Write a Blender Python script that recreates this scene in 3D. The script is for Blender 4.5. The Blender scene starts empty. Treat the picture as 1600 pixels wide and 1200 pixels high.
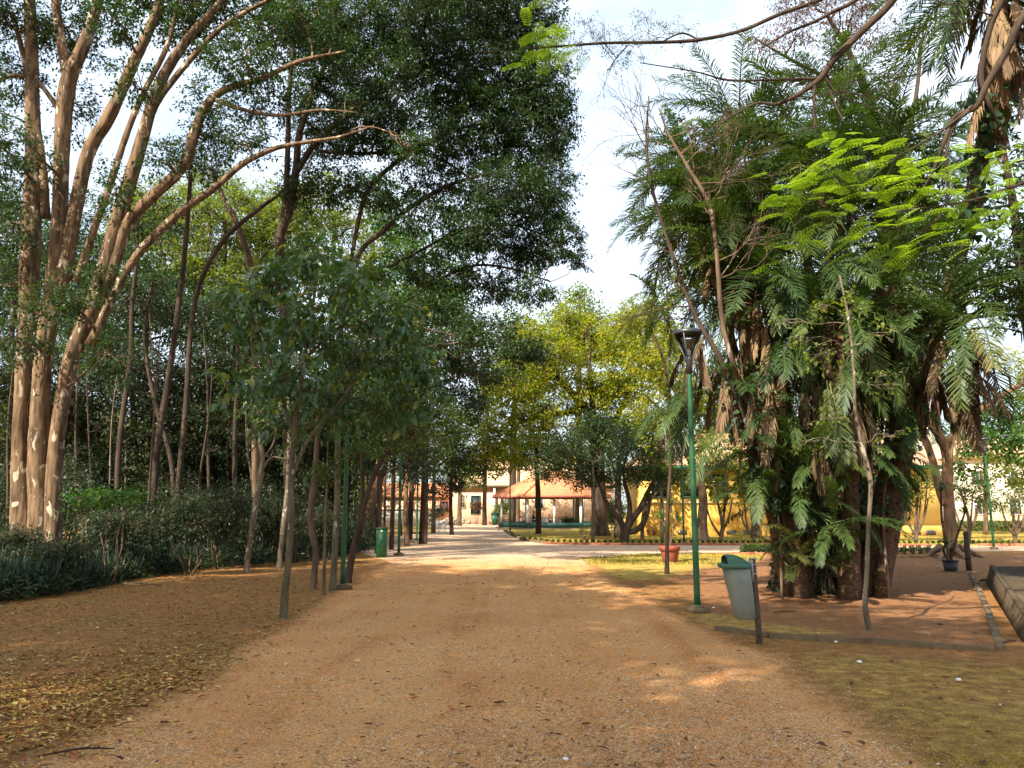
import bpy, math, random
import numpy as np
from mathutils import Vector, Matrix
random.seed(11)
R = np.random.default_rng(11)
C = bpy.context.scene.collection
FPX = 1250.0
PITCH = math.atan(196/FPX)
EYE = 1.6
cp_, sp_ = math.cos(PITCH), math.sin(PITCH)
def W(px, py, y):
    """point of the place seen at photo pixel px,py at y metres in front of the viewer"""
    cx = (px-800)/FPX; cy = (600-py)/FPX
    dy = cp_-cy*sp_; dz = sp_+cy*cp_
    t = y/dy
    return np.array((cx*t, y, EYE+dz*t))
def G(px, py):
    cx = (px-800)/FPX; cy = (600-py)/FPX
    dy = cp_-cy*sp_; dz = sp_+cy*cp_
    t = -EYE/dz
    return np.array((cx*t, dy*t, 0.0))
def unit(v):
    v = np.asarray(v, float); n = np.linalg.norm(v, axis=-1, keepdims=True)
    return v/np.maximum(n, 1e-9)

# ---------------------------------------------------------------- mesh builder
class MB:
    def __init__(s): s.v=[]; s.q=[]; s.t=[]; s.r=[]; s.n=0; s.ng=[]
    def add(s, v, q=None, t=None, r=None):
        v = np.asarray(v, float).reshape(-1,3)
        if q is not None and len(q): s.q.append(np.asarray(q, np.int64).reshape(-1,4)+s.n)
        if t is not None and len(t): s.t.append(np.asarray(t, np.int64).reshape(-1,3)+s.n)
        if r is None: r = np.full(len(v), random.random())
        s.r.append(np.broadcast_to(np.asarray(r, float), (len(v),)))
        s.v.append(v); s.n += len(v); return s
    def build(s, name, mat, parent=None, smooth=False, origin=None):
        V = np.concatenate(s.v) if s.v else np.zeros((0,3))
        if parent is not None: V = V-np.array(worldloc(parent))
        elif origin is not None: V = V-np.array(origin)
        Q = np.concatenate(s.q) if s.q else np.zeros((0,4),np.int64)
        T = np.concatenate(s.t) if s.t else np.zeros((0,3),np.int64)
        me = bpy.data.meshes.new(name)
        me.vertices.add(len(V)); me.vertices.foreach_set('co', V.astype(np.float32).ravel())
        nl = Q.size+T.size
        me.loops.add(nl); me.loops.foreach_set('vertex_index', np.concatenate([Q.ravel(),T.ravel()]).astype(np.int32))
        me.polygons.add(len(Q)+len(T))
        ls = np.concatenate([np.arange(len(Q))*4, Q.size+np.arange(len(T))*3]).astype(np.int32)
        me.polygons.foreach_set('loop_start', ls)
        if smooth: me.polygons.foreach_set('use_smooth', np.ones(len(Q)+len(T), bool))
        a = me.attributes.new('rnd','FLOAT','POINT'); a.data.foreach_set('value', np.concatenate(s.r).astype(np.float32) if s.r else [])
        me.update(calc_edges=True)
        me.materials.append(mat)
        o = bpy.data.objects.new(name, me); C.objects.link(o)
        if parent is not None: o.parent = parent
        elif origin is not None: o.location = origin
        return o
def worldloc(o):
    l = Vector((0,0,0))
    while o is not None: l = l+o.location; o = o.parent
    return l
def tag(o, label=None, cat=None, group=None, kind=None):
    if label: o['label']=label
    if cat: o['category']=cat
    if group: o['group']=group
    if kind: o['kind']=kind
    return o
def thing(name, label, cat, loc=(0,0,0), group=None):
    o = bpy.data.objects.new(name, None); C.objects.link(o); o.location = [float(a) for a in loc]
    o.empty_display_size = .2
    return tag(o, label, cat, group)
def copy_tree(o, parent=None):
    c = o.copy(); C.objects.link(c); c.parent = parent
    for ch in list(o.children): copy_tree(ch, c)
    return c

BOXQ = [(0,3,2,1),(4,5,6,7),(0,1,5,4),(1,2,6,5),(2,3,7,6),(3,0,4,7)]
def box(mb, c, s, rz=0, r=None, taper=1.0, bev=0):
    x,y,z = np.array(s)/2
    v = np.array([(-x,-y,-z),(x,-y,-z),(x,y,-z),(-x,y,-z),(-x*taper,-y*taper,z),(x*taper,-y*taper,z),(x*taper,y*taper,z),(-x*taper,y*taper,z)])
    ca,sa = math.cos(rz),math.sin(rz)
    v = np.stack([v[:,0]*ca-v[:,1]*sa, v[:,0]*sa+v[:,1]*ca, v[:,2]],1)+np.array(c)
    mb.add(v, BOXQ, r=r); return mb
def box2(mb, a, b, **k):
    a=np.array(a,float); b=np.array(b,float); return box(mb,(a+b)/2, np.abs(b-a), **k)
def lathe(mb, prof, n=16, c=(0,0,0), sq=0.0, r=None, caps=True):
    """prof: list of (radius, z)"""
    c=np.array(c); vs=[]
    for (rad,z) in prof:
        for k in range(n):
            a=2*math.pi*k/n; vs.append((rad*math.cos(a),rad*math.sin(a),z))
    q=[]
    for i in range(len(prof)-1):
        for k in range(n):
            k2=(k+1)%n; q.append((i*n+k,i*n+k2,(i+1)*n+k2,(i+1)*n+k))
    v=np.array(vs)+c; t=[]
    if caps:
        m=len(v); v=np.vstack([v, c+(0,0,prof[0][1]), c+(0,0,prof[-1][1])])
        for k in range(n):
            k2=(k+1)%n; t.append((m,k2,k)); b=(len(prof)-1)*n; t.append((m+1,b+k,b+k2))
    mb.add(v,q,t,r=r); return mb
def catmull(P, n):
    P=np.asarray(P,float)
    if len(P)==2:
        t=np.linspace(0,1,n)[:,None]; return P[0]*(1-t)+P[1]*t
    k=P.shape[1]
    E=np.vstack([2*P[0]-P[1],P,2*P[-1]-P[-2]])
    out=[]; m=len(P)-1
    for u in np.linspace(0,m-1e-6,n):
        i=int(u); f=u-i; a,b,c,d=E[i],E[i+1],E[i+2],E[i+3]
        out.append(.5*((2*b)+(-a+c)*f+(2*a-5*b+4*c-d)*f*f+(-a+3*b-3*c+d)*f**3))
    return np.array(out)
def tube(mb, pts, rad, seg=8, n=None, rough=0.0, r=None, cap=True):
    pts=np.asarray(pts,float); rad=np.asarray(rad,float)
    if rad.ndim==0: rad=np.full(len(pts),float(rad))
    if n:
        A=catmull(np.hstack([pts,rad[:,None]]),n); pts=A[:,:3]; rad=np.maximum(A[:,3],.001)
    m=len(pts)
    T=unit(np.gradient(pts,axis=0))
    N=np.zeros_like(T); a=np.array((0.,0,1)) if abs(T[0][2])<.9 else np.array((1.,0,0))
    N[0]=unit(np.cross(T[0],a))
    for i in range(1,m):
        x=N[i-1]-T[i]*np.dot(N[i-1],T[i]); N[i]=unit(x)
    B=np.cross(T,N)
    ang=np.linspace(0,2*math.pi,seg,endpoint=False)
    rr=rad[:,None]*np.ones(seg)
    if rough:
        lobes=R.uniform(-1,1,seg)*rough; rr=rr*(1+lobes+R.uniform(-1,1,(m,seg))*rough*.45)
    V=pts[:,None,:]+rr[...,None]*(np.cos(ang)[None,:,None]*N[:,None,:]+np.sin(ang)[None,:,None]*B[:,None,:])
    V=V.reshape(-1,3)
    i=np.arange(m-1)[:,None]*seg; k=np.arange(seg)[None,:]; k2=(k+1)%seg
    q=np.stack([i+k,i+k2,i+seg+k2,i+seg+k],-1).reshape(-1,4)
    t=[]
    if cap:
        V=np.vstack([V,pts[-1],pts[0]]); b=(m-1)*seg
        t=[(b+k,b+(k+1)%seg,m*seg) for k in range(seg)]+[((k+1)%seg,k,m*seg+1) for k in range(seg)]
    mb.add(V,q,t,r=r); return pts,rad

# ---------------------------------------------------------------- foliage
def leaves(mb, P, D, N, L, Wd, kind='quad', r=None, fold=.12, droop=.12):
    n=len(P)
    if n==0: return
    D=unit(D); S=unit(np.cross(D,N)); N=np.cross(S,D)
    L=np.broadcast_to(L,(n,))[:,None]; Wd=np.broadcast_to(Wd,(n,))[:,None]
    if r is None: r=R.random(n)
    dn=np.array((0,0,-1.))
    if kind=='quad':
        V=np.stack([P, P+D*L*.42+S*Wd*.5+N*Wd*fold, P+D*L+dn*L*droop, P+D*L*.42-S*Wd*.5+N*Wd*fold],1)
        q=np.arange(n*4).reshape(-1,4); mb.add(V.reshape(-1,3),q,r=np.repeat(r,4))
    elif kind=='heart':
        V=np.stack([P, P+D*L*.12+S*Wd*.46+N*Wd*fold, P+D*L*.55+S*Wd*.40+N*Wd*fold, P+D*L+dn*L*droop,
                    P+D*L*.55-S*Wd*.40+N*Wd*fold, P+D*L*.12-S*Wd*.46+N*Wd*fold],1)
        b=np.arange(n)[:,None]*6
        q=np.concatenate([b+np.array([0,1,2,3]), b+np.array([0,3,4,5])])
        mb.add(V.reshape(-1,3),q,r=np.repeat(r,6))
    elif kind=='blade':
        M=P+D*L*.5
        V=np.stack([P+S*Wd*.5,P-S*Wd*.5,M-S*Wd*.42,M+S*Wd*.42,P+D*L+dn*L*droop],1)
        b=np.arange(n)[:,None]*5
        mb.add(V.reshape(-1,3),b+np.array([0,1,2,3]),b+np.array([3,2,4]),r=np.repeat(r,5))
def rdir(n): return unit(R.normal(size=(n,3)))
def ell(n, pw=.45):
    return rdir(n)*(R.random(n)**pw)[:,None]
def limb(mb, p0, p1, r0, r1, bend=.12, n=6, seg=5, sag=0.0, rough=.05):
    p0=np.array(p0,float); p1=np.array(p1,float); L=np.linalg.norm(p1-p0)
    k=4; P=[p0]
    for i in range(1,k):
        f=i/k; P.append(p0*(1-f)+p1*f+R.normal(size=3)*L*bend*.45+np.array((0,0,L*sag*math.sin(f*math.pi))))
    P.append(p1)
    return tube(mb,P,np.linspace(r0,r1,k+1),seg=seg,n=n,rough=rough,cap=False)
def foliage(lm, wm, att, clumps, L, asp=.5, kind='quad', lai=2.2, per=18, spread=None, flat=.55, tilt=.6, droop=.3,
            nsec=6, twig=.006, brad=.05, twigs=True, ld=.12, depthr=1.0, connect=True):
    """clumps: (centre, rx, ry, rz) or with a density factor. att: (points, radii) of the wood they hang from."""
    spread = spread or L*2.2
    AP=np.concatenate([a[0] for a in att]); AR=np.concatenate([a[1] for a in att])
    for cl in clumps:
        c=np.array(cl[0],float); rx,ry,rz=cl[1:4]; f=cl[4] if len(cl)>4 else 1.0
        area=math.pi*rx*rz; la=L*L*asp*.55
        n=int(lai*f*area/la); nn=max(3,n//per)
        # limb to the clump
        d=np.linalg.norm(AP-c,axis=1)+np.where(AP[:,2]>c[2]-.15*rz,2.0*(AP[:,2]-c[2]+.15*rz),0)
        i=int(np.argmin(d)); r0=max(min(AR[i]*.6,brad*max(rx,rz)),twig*2)
        if connect: cp,cr=limb(wm,AP[i],c,r0,r0*.45,bend=.13,n=8,seg=6,sag=.05)
        tips=c+ell(nsec,.3)*np.array((rx,ry,rz))*.72
        secs=[]
        for tp in tips:
            st=cp[R.integers(len(cp)//2,len(cp))] if connect else c
            sp,_=limb(wm,st,tp,r0*.45,twig*1.2,bend=.15,n=5,seg=4); secs.append(sp)
        SP=np.concatenate(secs)
        nod=c+ell(nn,.42)*np.array((rx,ry,rz))
        out=unit(nod-c)
        # nearest point of a secondary limb
        j=np.array([np.argmin(((SP-p)**2).sum(1)) for p in nod]) if nn<2500 else R.integers(0,len(SP),nn)
        base=SP[j]; dv=nod-base; ln=np.linalg.norm(dv,axis=1,keepdims=True)
        if twigs:
            mid=(base+nod)/2+R.normal(size=(nn,3))*ln*.07
            S=unit(np.cross(unit(dv)+1e-4,np.array((0,0,1.))))*twig; U=unit(np.cross(S,dv))*twig
            V=np.stack([base+S,base-S*.5+U*.87,base-S*.5-U*.87, mid+S*.8,mid-S*.4+U*.7,mid-S*.4-U*.7,
                        nod+S*.4,nod-S*.2+U*.35,nod-S*.2-U*.35],1).reshape(-1,3)
            q=[]
            for a in (0,3):
                for k in range(3): q.append((a+k,a+(k+1)%3,a+3+(k+1)%3,a+3+k))
            b=np.arange(nn)[:,None,None]*9
            wm.add(V,(b+np.array(q)[None]).reshape(-1,4),r=np.repeat(R.random(nn),9))
        # leaves along each twig's outer part and round its end
        k=np.repeat(np.arange(nn),per); m=len(k)
        tt=R.uniform(.55,1.08,m)[:,None]
        ln2=np.minimum(ln[k],spread*3)
        P=nod[k]-unit(dv)[k]*ln2*(1-tt)+R.normal(size=(m,3))*spread*np.array((.5,.5,.5*flat))
        rd=rdir(m); D=unit(rd*np.array((1,1,.6))+out[k]*.55+np.array((0,0,-droop)))
        N=unit(np.array((0,0,1.))+rdir(m)*tilt)
        leaves(lm,P,D,N,L*R.uniform(.5,1.35,m),L*asp*R.uniform(.65,1.3,m),kind,r=np.clip(R.random(nn)[k]*.5+R.random(m)*.5,0,1),droop=ld)
def px_clumps(lst, d0, jit=0.0, dens=1.0, ydep=1.0):
    out=[]
    for e in lst:
        px,py,rx,ry=e[:4]; d=e[4] if len(e)>4 and e[4] else d0; f=e[5] if len(e)>5 else 1.0
        if jit: d=d+R.uniform(-jit,jit)
        out.append((W(px,py,d),rx*d/FPX,max(rx,ry)*d/FPX*ydep,ry*d/FPX,f*dens))
    return out
def px_path(lst,d0):
    P=[];Rr=[]
    for e in lst:
        d=e[3] if len(e)>3 else d0
        P.append(W(e[0],e[1],d)); Rr.append(e[2]*.5*d/FPX)
    return np.array(P),np.array(Rr)
def tree(name,label,cat,stems,clumps,d,leafmat,barkmat,group=None,seg=9,rough=.08,trunkname='trunk',**kw):
    """stems: lists of (px,py,width px[,depth]); the first begins at the ground"""
    P0,R0=px_path(stems[0],d)
    base=np.array((P0[0][0],P0[0][1],0.0))
    t=thing(name,label,cat,base,group)
    att=[]
    for i,s in enumerate(stems):
        P,Rr=px_path(s,d)
        if i==0: P[0][2]=-.15
        mb=MB(); a=tube(mb,P,Rr,seg=seg,n=max(8,len(s)*5),rough=rough); att.append(a)
        mb.build(trunkname if i==0 else ('trunk' if s[0][2]*d/FPX>.25 and kw.get('manytrunks') else 'branch'),barkmat,t,smooth=True)
    kw.pop('manytrunks',None)
    if clumps:
        lm=MB(); wm=MB(); foliage(lm,wm,att,clumps,**kw)
        lm.build('crown',leafmat,t); wm.build('twigs',barkmat,t)
    return t,att

# ---------------------------------------------------------------- materials
def newmat(name):
    m=bpy.data.materials.new(name); m.use_nodes=True; nt=m.node_tree; nt.nodes.clear()
    o=nt.nodes.new('ShaderNodeOutputMaterial'); return m,nt,o
def nd(nt,t,**k):
    n=nt.nodes.new(t)
    for a,b in k.items():
        if a in n.inputs.keys(): n.inputs[a].default_value=b
        else: setattr(n,a,b)
    return n
def ramp(nt,fac,cols):
    r=nt.nodes.new('ShaderNodeValToRGB'); e=r.color_ramp.elements
    while len(e)<len(cols): e.new(.5)
    for i,(p,c) in enumerate(cols): e[i].position=p; e[i].color=(*c,1)
    nt.links.new(fac,r.inputs[0]); return r.outputs[0]
def noise(nt,scale,detail=5,rough=.6,vec=None,dist=0.0,mapscale=None):
    n=nd(nt,'ShaderNodeTexNoise'); n.inputs['Scale'].default_value=scale; n.inputs['Detail'].default_value=detail
    n.inputs['Roughness'].default_value=rough; n.inputs['Distortion'].default_value=dist
    if vec is None: vec=nd(nt,'ShaderNodeTexCoord').outputs['Object']
    if mapscale:
        mp=nd(nt,'ShaderNodeMapping'); mp.inputs['Scale'].default_value=mapscale; nt.links.new(vec,mp.inputs[0]); vec=mp.outputs[0]
    nt.links.new(vec,n.inputs['Vector']); return n.outputs['Fac']
def mix(nt,f,a,b,mode='MIX'):
    m=nt.nodes.new('ShaderNodeMix'); m.data_type='RGBA'; m.blend_type=mode
    for s,v in ((0,f),(6,a),(7,b)):
        if isinstance(v,(int,float)): m.inputs[s].default_value=v
        elif isinstance(v,tuple): m.inputs[s].default_value=(*v,1)
        else: nt.links.new(v,m.inputs[s])
    return m.outputs[2]
def mth(nt,op,a,b=0.0,c=None,clamp=False):
    m=nt.nodes.new('ShaderNodeMath'); m.operation=op; m.use_clamp=clamp
    for i,v in enumerate((a,b,c)):
        if v is None: continue
        if isinstance(v,(int,float)): m.inputs[i].default_value=v
        else: nt.links.new(v,m.inputs[i])
    return m.outputs[0]
def bump(nt,h,strength=.5,dist=.02):
    b=nd(nt,'ShaderNodeBump'); b.inputs['Strength'].default_value=strength; b.inputs['Distance'].default_value=dist
    nt.links.new(h,b.inputs['Height']); return b.outputs[0]
def pbsdf(nt,o,col,rough=.8,nrm=None,metal=0,spec=.3):
    p=nd(nt,'ShaderNodeBsdfPrincipled'); p.inputs['Roughness'].default_value=rough; p.inputs['Metallic'].default_value=metal
    p.inputs['Specular IOR Level'].default_value=spec
    if isinstance(col,tuple): p.inputs['Base Color'].default_value=(*col,1)
    else: nt.links.new(col,p.inputs['Base Color'])
    if nrm is not None: nt.links.new(nrm,p.inputs['Normal'])
    if o is not None: nt.links.new(p.outputs[0],o.inputs[0])
    return p
def leafmat(name,cols,trans=.3,rough=.5,spec=.35,tcol=None):
    m,nt,o=newmat(name)
    a=nd(nt,'ShaderNodeAttribute',attribute_name='rnd')
    c=ramp(nt,a.outputs['Fac'],[(i/(len(cols)-1),k) for i,k in enumerate(cols)])
    nz=noise(nt,.45,2); c=mix(nt,mth(nt,'MULTIPLY_ADD',nz,1.6,-.45,clamp=True),mix(nt,1.0,c,(.62,.72,.75),'MULTIPLY'),mix(nt,1.0,c,(1.3,1.2,.95),'MULTIPLY'))
    p=pbsdf(nt,None,c,rough,spec=spec)
    t=nd(nt,'ShaderNodeBsdfTranslucent'); tc=mix(nt,1.0,c,tcol or (1.5,1.7,.6),'MULTIPLY'); nt.links.new(tc,t.inputs[0])
    x=nd(nt,'ShaderNodeMixShader'); x.inputs[0].default_value=trans
    nt.links.new(p.outputs[0],x.inputs[1]); nt.links.new(t.outputs[0],x.inputs[2]); nt.links.new(x.outputs[0],o.inputs[0])
    return m
def barkmat(name,dark,light,pale=None,patch=.6,sc=6,stretch=(1,1,.22),pscale=3.5,rough=.9):
    m,nt,o=newmat(name)
    n1=noise(nt,sc,8,.65,mapscale=stretch); n2=noise(nt,sc*4,6,.7,mapscale=stretch)
    c=ramp(nt,n1,[(.38,dark),(.60,light)])
    c=mix(nt,mth(nt,'MULTIPLY_ADD',n2,1.5,-.5,clamp=True),c,mix(nt,.65,c,dark))
    if pale:
        n3=noise(nt,pscale,4,.55,mapscale=(1,1,.45),dist=.6)
        c=mix(nt,ramp(nt,n3,[(patch,(0,0,0)),(patch+.03,(1,1,1))]),c,pale)
    h=mth(nt,'ADD',n1,mth(nt,'MULTIPLY',n2,.5))
    pbsdf(nt,o,c,rough,bump(nt,h,.8,.03),spec=.15); return m
def simple(name,col,rough=.6,var=.15,sc=12,metal=0,spec=.4,bs=.15,dirt=None,dirtamt=.5):
    m,nt,o=newmat(name)
    n=noise(nt,sc,6,.65); d=tuple(x*(1-var) for x in col); l=tuple(min(1,x*(1+var)) for x in col)
    c=ramp(nt,n,[(.3,d),(.7,l)])
    if dirt:
        n2=noise(nt,sc*.3,7,.7); c=mix(nt,mth(nt,'MULTIPLY',ramp(nt,n2,[(.45,(0,0,0)),(.7,(1,1,1))]),dirtamt),c,dirt)
    pbsdf(nt,o,c,rough,bump(nt,n,bs,.01),metal,spec); return m
M={}
M['leaf_dark']=leafmat('leaf_dark',[(.016,.036,.012),(.028,.056,.016),(.05,.085,.022)],.28)
M['leaf_teal']=leafmat('leaf_teal',[(.018,.044,.02),(.034,.07,.026),(.06,.105,.034)],.3)
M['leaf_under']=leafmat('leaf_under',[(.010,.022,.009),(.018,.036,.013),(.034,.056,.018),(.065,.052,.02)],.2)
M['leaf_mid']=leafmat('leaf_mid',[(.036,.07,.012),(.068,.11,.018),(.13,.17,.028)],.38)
M['leaf_broad']=leafmat('leaf_broad',[(.03,.078,.032),(.052,.112,.042),(.085,.155,.058),(.085,.155,.058),(.36,.32,.03)],.3,.36,.5)
M['leaf_yellow']=leafmat('leaf_yellow',[(.07,.12,.012),(.16,.20,.016),(.32,.29,.018),(.46,.34,.02)],.45)
M['leaf_olive']=leafmat('leaf_olive',[(.07,.11,.02),(.15,.18,.03),(.28,.25,.045)],.45)
M['leaf_bright']=leafmat('leaf_bright',[(.16,.26,.012),(.29,.40,.022),(.45,.48,.035)],.52)
M['leaf_lime']=leafmat('leaf_lime',[(.04,.10,.02),(.08,.16,.03)],.33)
M['leaf_pod']=leafmat('leaf_pod',[(.05,.08,.03),(.10,.08,.04),(.20,.09,.07),(.26,.13,.10)],.3,tcol=(1.2,1,.8))
M['frond']=leafmat('frond',[(.026,.052,.014),(.05,.086,.02),(.11,.145,.034)],.24,.5,.35)
M['frond_old']=leafmat('frond_old',[(.05,.085,.02),(.10,.12,.03),(.16,.14,.04)],.25)
M['frond_dead']=leafmat('frond_dead',[(.10,.06,.035),(.20,.125,.07),(.34,.23,.14)],.15,.8,.15,tcol=(1,.9,.8))
M['snake']=leafmat('snake',[(.010,.024,.014),(.02,.042,.024),(.06,.085,.045)],.1,.45,.35)
M['litter']=leafmat('litter',[(.15,.055,.02),(.30,.14,.04),(.50,.29,.085),(.7,.50,.20),(.45,.30,.06),(.40,.09,.03)],.05,.8,.2,tcol=(1,.8,.5))
M['grass']=leafmat('grass',[(.20,.17,.03),(.32,.25,.05),(.50,.36,.10)],.3,.7,.2)
M['bark_dark']=barkmat('bark_dark',(.035,.024,.016),(.09,.062,.042))
M['bark_peel']=barkmat('bark_peel',(.065,.042,.024),(.24,.155,.085),(.44,.36,.25),.60,9,(1,1,.16),5)
M['bark_mid']=barkmat('bark_mid',(.07,.045,.028),(.18,.12,.075),(.3,.27,.2),.66,8)
M['bark_lichen']=barkmat('bark_lichen',(.07,.06,.035),(.17,.14,.08),(.42,.42,.36),.63,14,pscale=9)
M['bark_pale']=barkmat('bark_pale',(.09,.07,.045),(.22,.175,.115),(.40,.36,.27),.6,14,pscale=8)
M['bark_brown']=barkmat('bark_brown',(.10,.055,.03),(.24,.14,.075))
M['palm_bark']=barkmat('palm_bark',(.05,.03,.018),(.15,.085,.045),None,.6,10,(1,1,2.0))
M['vine_bark']=barkmat('vine_bark',(.10,.07,.045),(.24,.17,.11))
M['green_paint']=simple('green_paint',(.008,.075,.022),.5,.2,6,dirt=(.05,.085,.04),dirtamt=.6)
M['green_dark']=simple('green_dark',(.008,.07,.03),.5,.15,20)
M['green_bin']=simple('green_bin',(.010,.08,.028),.5,.15,14)
M['black_metal']=simple('black_metal',(.022,.026,.03),.42,.2,20,spec=.5)
M['louvre']=simple('louvre',(.42,.40,.37),.35,.1,20,metal=.7)
M['concrete']=simple('concrete',(.17,.13,.085),.95,.3,7,spec=.1,bs=.5,dirt=(.08,.055,.035))
M['concrete_dark']=simple('concrete_dark',(.085,.062,.038),.95,.35,5,spec=.08,bs=.5,dirt=(.05,.035,.02))
M['kerb']=simple('kerb',(.13,.085,.042),.95,.35,9,bs=.6,dirt=(.07,.06,.025))
M['brickedge']=simple('brickedge',(.30,.10,.045),.9,.3,9,bs=.4)
M['binbody']=simple('binbody',(.165,.185,.145),.6,.12,9,dirt=(.22,.25,.22),dirtamt=.5)
M['binlid']=simple('binlid',(.03,.095,.058),.48,.12,12,dirt=(.12,.2,.15),dirtamt=.3)
M['wood_post']=simple('wood_post',(.075,.05,.032),.85,.35,14,bs=.5)
M['post_band']=simple('post_band',(.35,.33,.3),.6,.15)
M['terracotta']=simple('terracotta',(.24,.06,.035),.75,.2,8,dirt=(.2,.07,.04))
M['black_plastic']=simple('black_plastic',(.02,.02,.022),.5,.2)
M['soil']=simple('soil',(.06,.035,.02),.95,.3,20,bs=.6)
M['white_plastic']=simple('white_plastic',(.78,.77,.75),.4,.05)
M['white_paint']=simple('white_paint',(.72,.70,.66),.6,.08)
M['yellow_wall']=simple('yellow_wall',(.86,.52,.11),.85,.06,1.2,bs=.05,dirt=(.62,.40,.10),dirtamt=.35)
M['cream_trim']=simple('cream_trim',(.78,.62,.33),.8,.06,4)
M['peach_wall']=simple('peach_wall',(.62,.40,.25),.9,.1,1,bs=.05,dirt=(.45,.28,.18),dirtamt=.5)
M['dado']=simple('dado',(.25,.16,.10),.9,.2,2)
M['cream_wall']=simple('cream_wall',(.72,.62,.48),.9,.06,1)
M['window_dark']=simple('window_dark',(.03,.035,.04),.15,.2,3,spec=.6)
M['teal_shutter']=simple('teal_shutter',(.015,.07,.06),.6,.15)
M['stone']=simple('stone',(.30,.24,.17),.95,.3,3,bs=.6)
M['white_bit']=simple('white_bit',(.75,.73,.68),.7,.1)
M['skin']=simple('skin',(.30,.16,.10),.6,.08); M['cloth_dark']=simple('cloth_dark',(.03,.03,.04),.9,.2); M['cloth_red']=simple('cloth_red',(.10,.03,.03),.9,.2)
M['hair']=simple('hair',(.012,.010,.008),.6,.2)
def tilemat(name,a,b):
    m,nt,o=newmat(name)
    tc=nd(nt,'ShaderNodeTexCoord').outputs['Object']
    sx=nd(nt,'ShaderNodeSeparateXYZ'); nt.links.new(tc,sx.inputs[0])
    rowf=mth(nt,'FRACT',mth(nt,'MULTIPLY',sx.outputs[2],1/.17)); colw=mth(nt,'SINE',mth(nt,'MULTIPLY',mth(nt,'ADD',sx.outputs[0],sx.outputs[1]),2*math.pi/.24))
    n=noise(nt,1.3,6,.7); n2=noise(nt,9,3)
    c=ramp(nt,mth(nt,'ADD',mth(nt,'MULTIPLY',n,.6),mth(nt,'MULTIPLY',n2,.4)),[(.35,a),(.65,b)])
    edge=ramp(nt,rowf,[(.0,(.45,.45,.45)),(.16,(1,1,1))])
    c=mix(nt,1.0,c,edge,'MULTIPLY')
    h=mth(nt,'ADD',rowf,mth(nt,'MULTIPLY',colw,.35))
    pbsdf(nt,o,c,.85,bump(nt,h,.9,.05),spec=.2); return m
M['tile']=tilemat('tile',(.44,.16,.07),(.62,.27,.13)); M['tile_pale']=tilemat('tile_pale',(.55,.30,.17),(.75,.48,.3))
def glassmat():
    m,nt,o=newmat('lamp_glass'); g=nd(nt,'ShaderNodeBsdfGlossy'); g.inputs['Roughness'].default_value=.05
    t=nd(nt,'ShaderNodeBsdfTransparent'); t.inputs[0].default_value=(.93,.95,.95,1); f=nd(nt,'ShaderNodeFresnel'); f.inputs[0].default_value=1.45
    x=nd(nt,'ShaderNodeMixShader'); nt.links.new(f.outputs[0],x.inputs[0]); nt.links.new(t.outputs[0],x.inputs[1]); nt.links.new(g.outputs[0],x.inputs[2]); nt.links.new(x.outputs[0],o.inputs[0]); return m
M['glass']=glassmat()

# ---------------------------------------------------------------- ground
def sdist(P,poly):
    """signed distance, positive inside"""
    poly=np.asarray(poly)[:,:2]; n=len(poly); d=np.full(len(P),1e9); ins=np.zeros(len(P),bool)
    for i in range(n):
        a=poly[i]; b=poly[(i+1)%n]; e=b-a; w=P-a
        t=np.clip((w@e)/max(e@e,1e-9),0,1); d=np.minimum(d,np.hypot(*(w-t[:,None]*e).T))
        c=((a[1]>P[:,1])!=(b[1]>P[:,1]))
        with np.errstate(divide='ignore',invalid='ignore'): xi=(b[0]-a[0])*(P[:,1]-a[1])/(b[1]-a[1])+a[0]
        ins^=c&(P[:,0]<xi)
    return np.where(ins,d,-d)
gp=lambda L:[G(*p) for p in L]
POLY={
 'gravel':[(-3.6,-30,0),(-3.4,0,0)]+gp([(60,1200),(320,1065),(455,975),(560,908),(612,880),(560,862),(430,858),(430,848),(600,842),(690,826),(690,816),(775,816),(787,829),(815,844),(850,849.5),(960,852),(1900,853),(1900,859.5),(1150,863),(1000,865),(915,876),(945,903),(1045,955),(1190,1020),(1330,1100),(1470,1200)])+[(2.8,0,0),(3,-30,0)],
 'lawn':gp([(785,822),(787,828),(815,843),(850,849),(960,851.5),(1900,852.5),(1900,820)]),
 'patch':gp([(900,872),(1000,865),(1200,867),(1180,880),(1090,888),(1050,900),(1000,908),(940,898)]),
 'patch2':gp([(1180,1014),(1300,1022),(1580,1040),(1800,1040)])+[(12,5,0),(12,0,0),(2.8,0,0)]+gp([(1440,1200),(1300,1100)]),
 'strip':gp([(1060,945),(1230,975),(1330,985),(1230,1000),(1110,985)]),
 'red':gp([(1130,985),(1080,930),(1060,895),(1180,872),(1360,869),(1900,868),(1900,900),(1516,896),(1562,1014)]),
}
def fbm(P,seed=0,sc=1.0,oc=4):
    r=np.random.default_rng(seed); out=np.zeros(len(P)); a=1.0
    for o in range(oc):
        for k in range(5):
            th=r.uniform(0,2*math.pi); f=sc*(2**o)*r.uniform(.7,1.3); out+=a/5*np.sin(P[:,0]*f*math.cos(th)+P[:,1]*f*math.sin(th)+r.uniform(0,6.28))
        a*=.55
    return out
def gz(P):
    P=np.asarray(P,float).reshape(-1,2); fade=np.clip((26-P[:,1])/10,0,1)
    return fbm(P,3,.5,5)*.022*fade
def smooth01(x): x=np.clip(x,0,1); return x*x*(3-2*x)
xs=np.concatenate([np.linspace(-320,-45,24)[:-1],np.linspace(-45,-12,110)[:-1],np.linspace(-12,13,230)[:-1],np.linspace(13,48,120)[:-1],np.linspace(48,320,24)])
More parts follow.
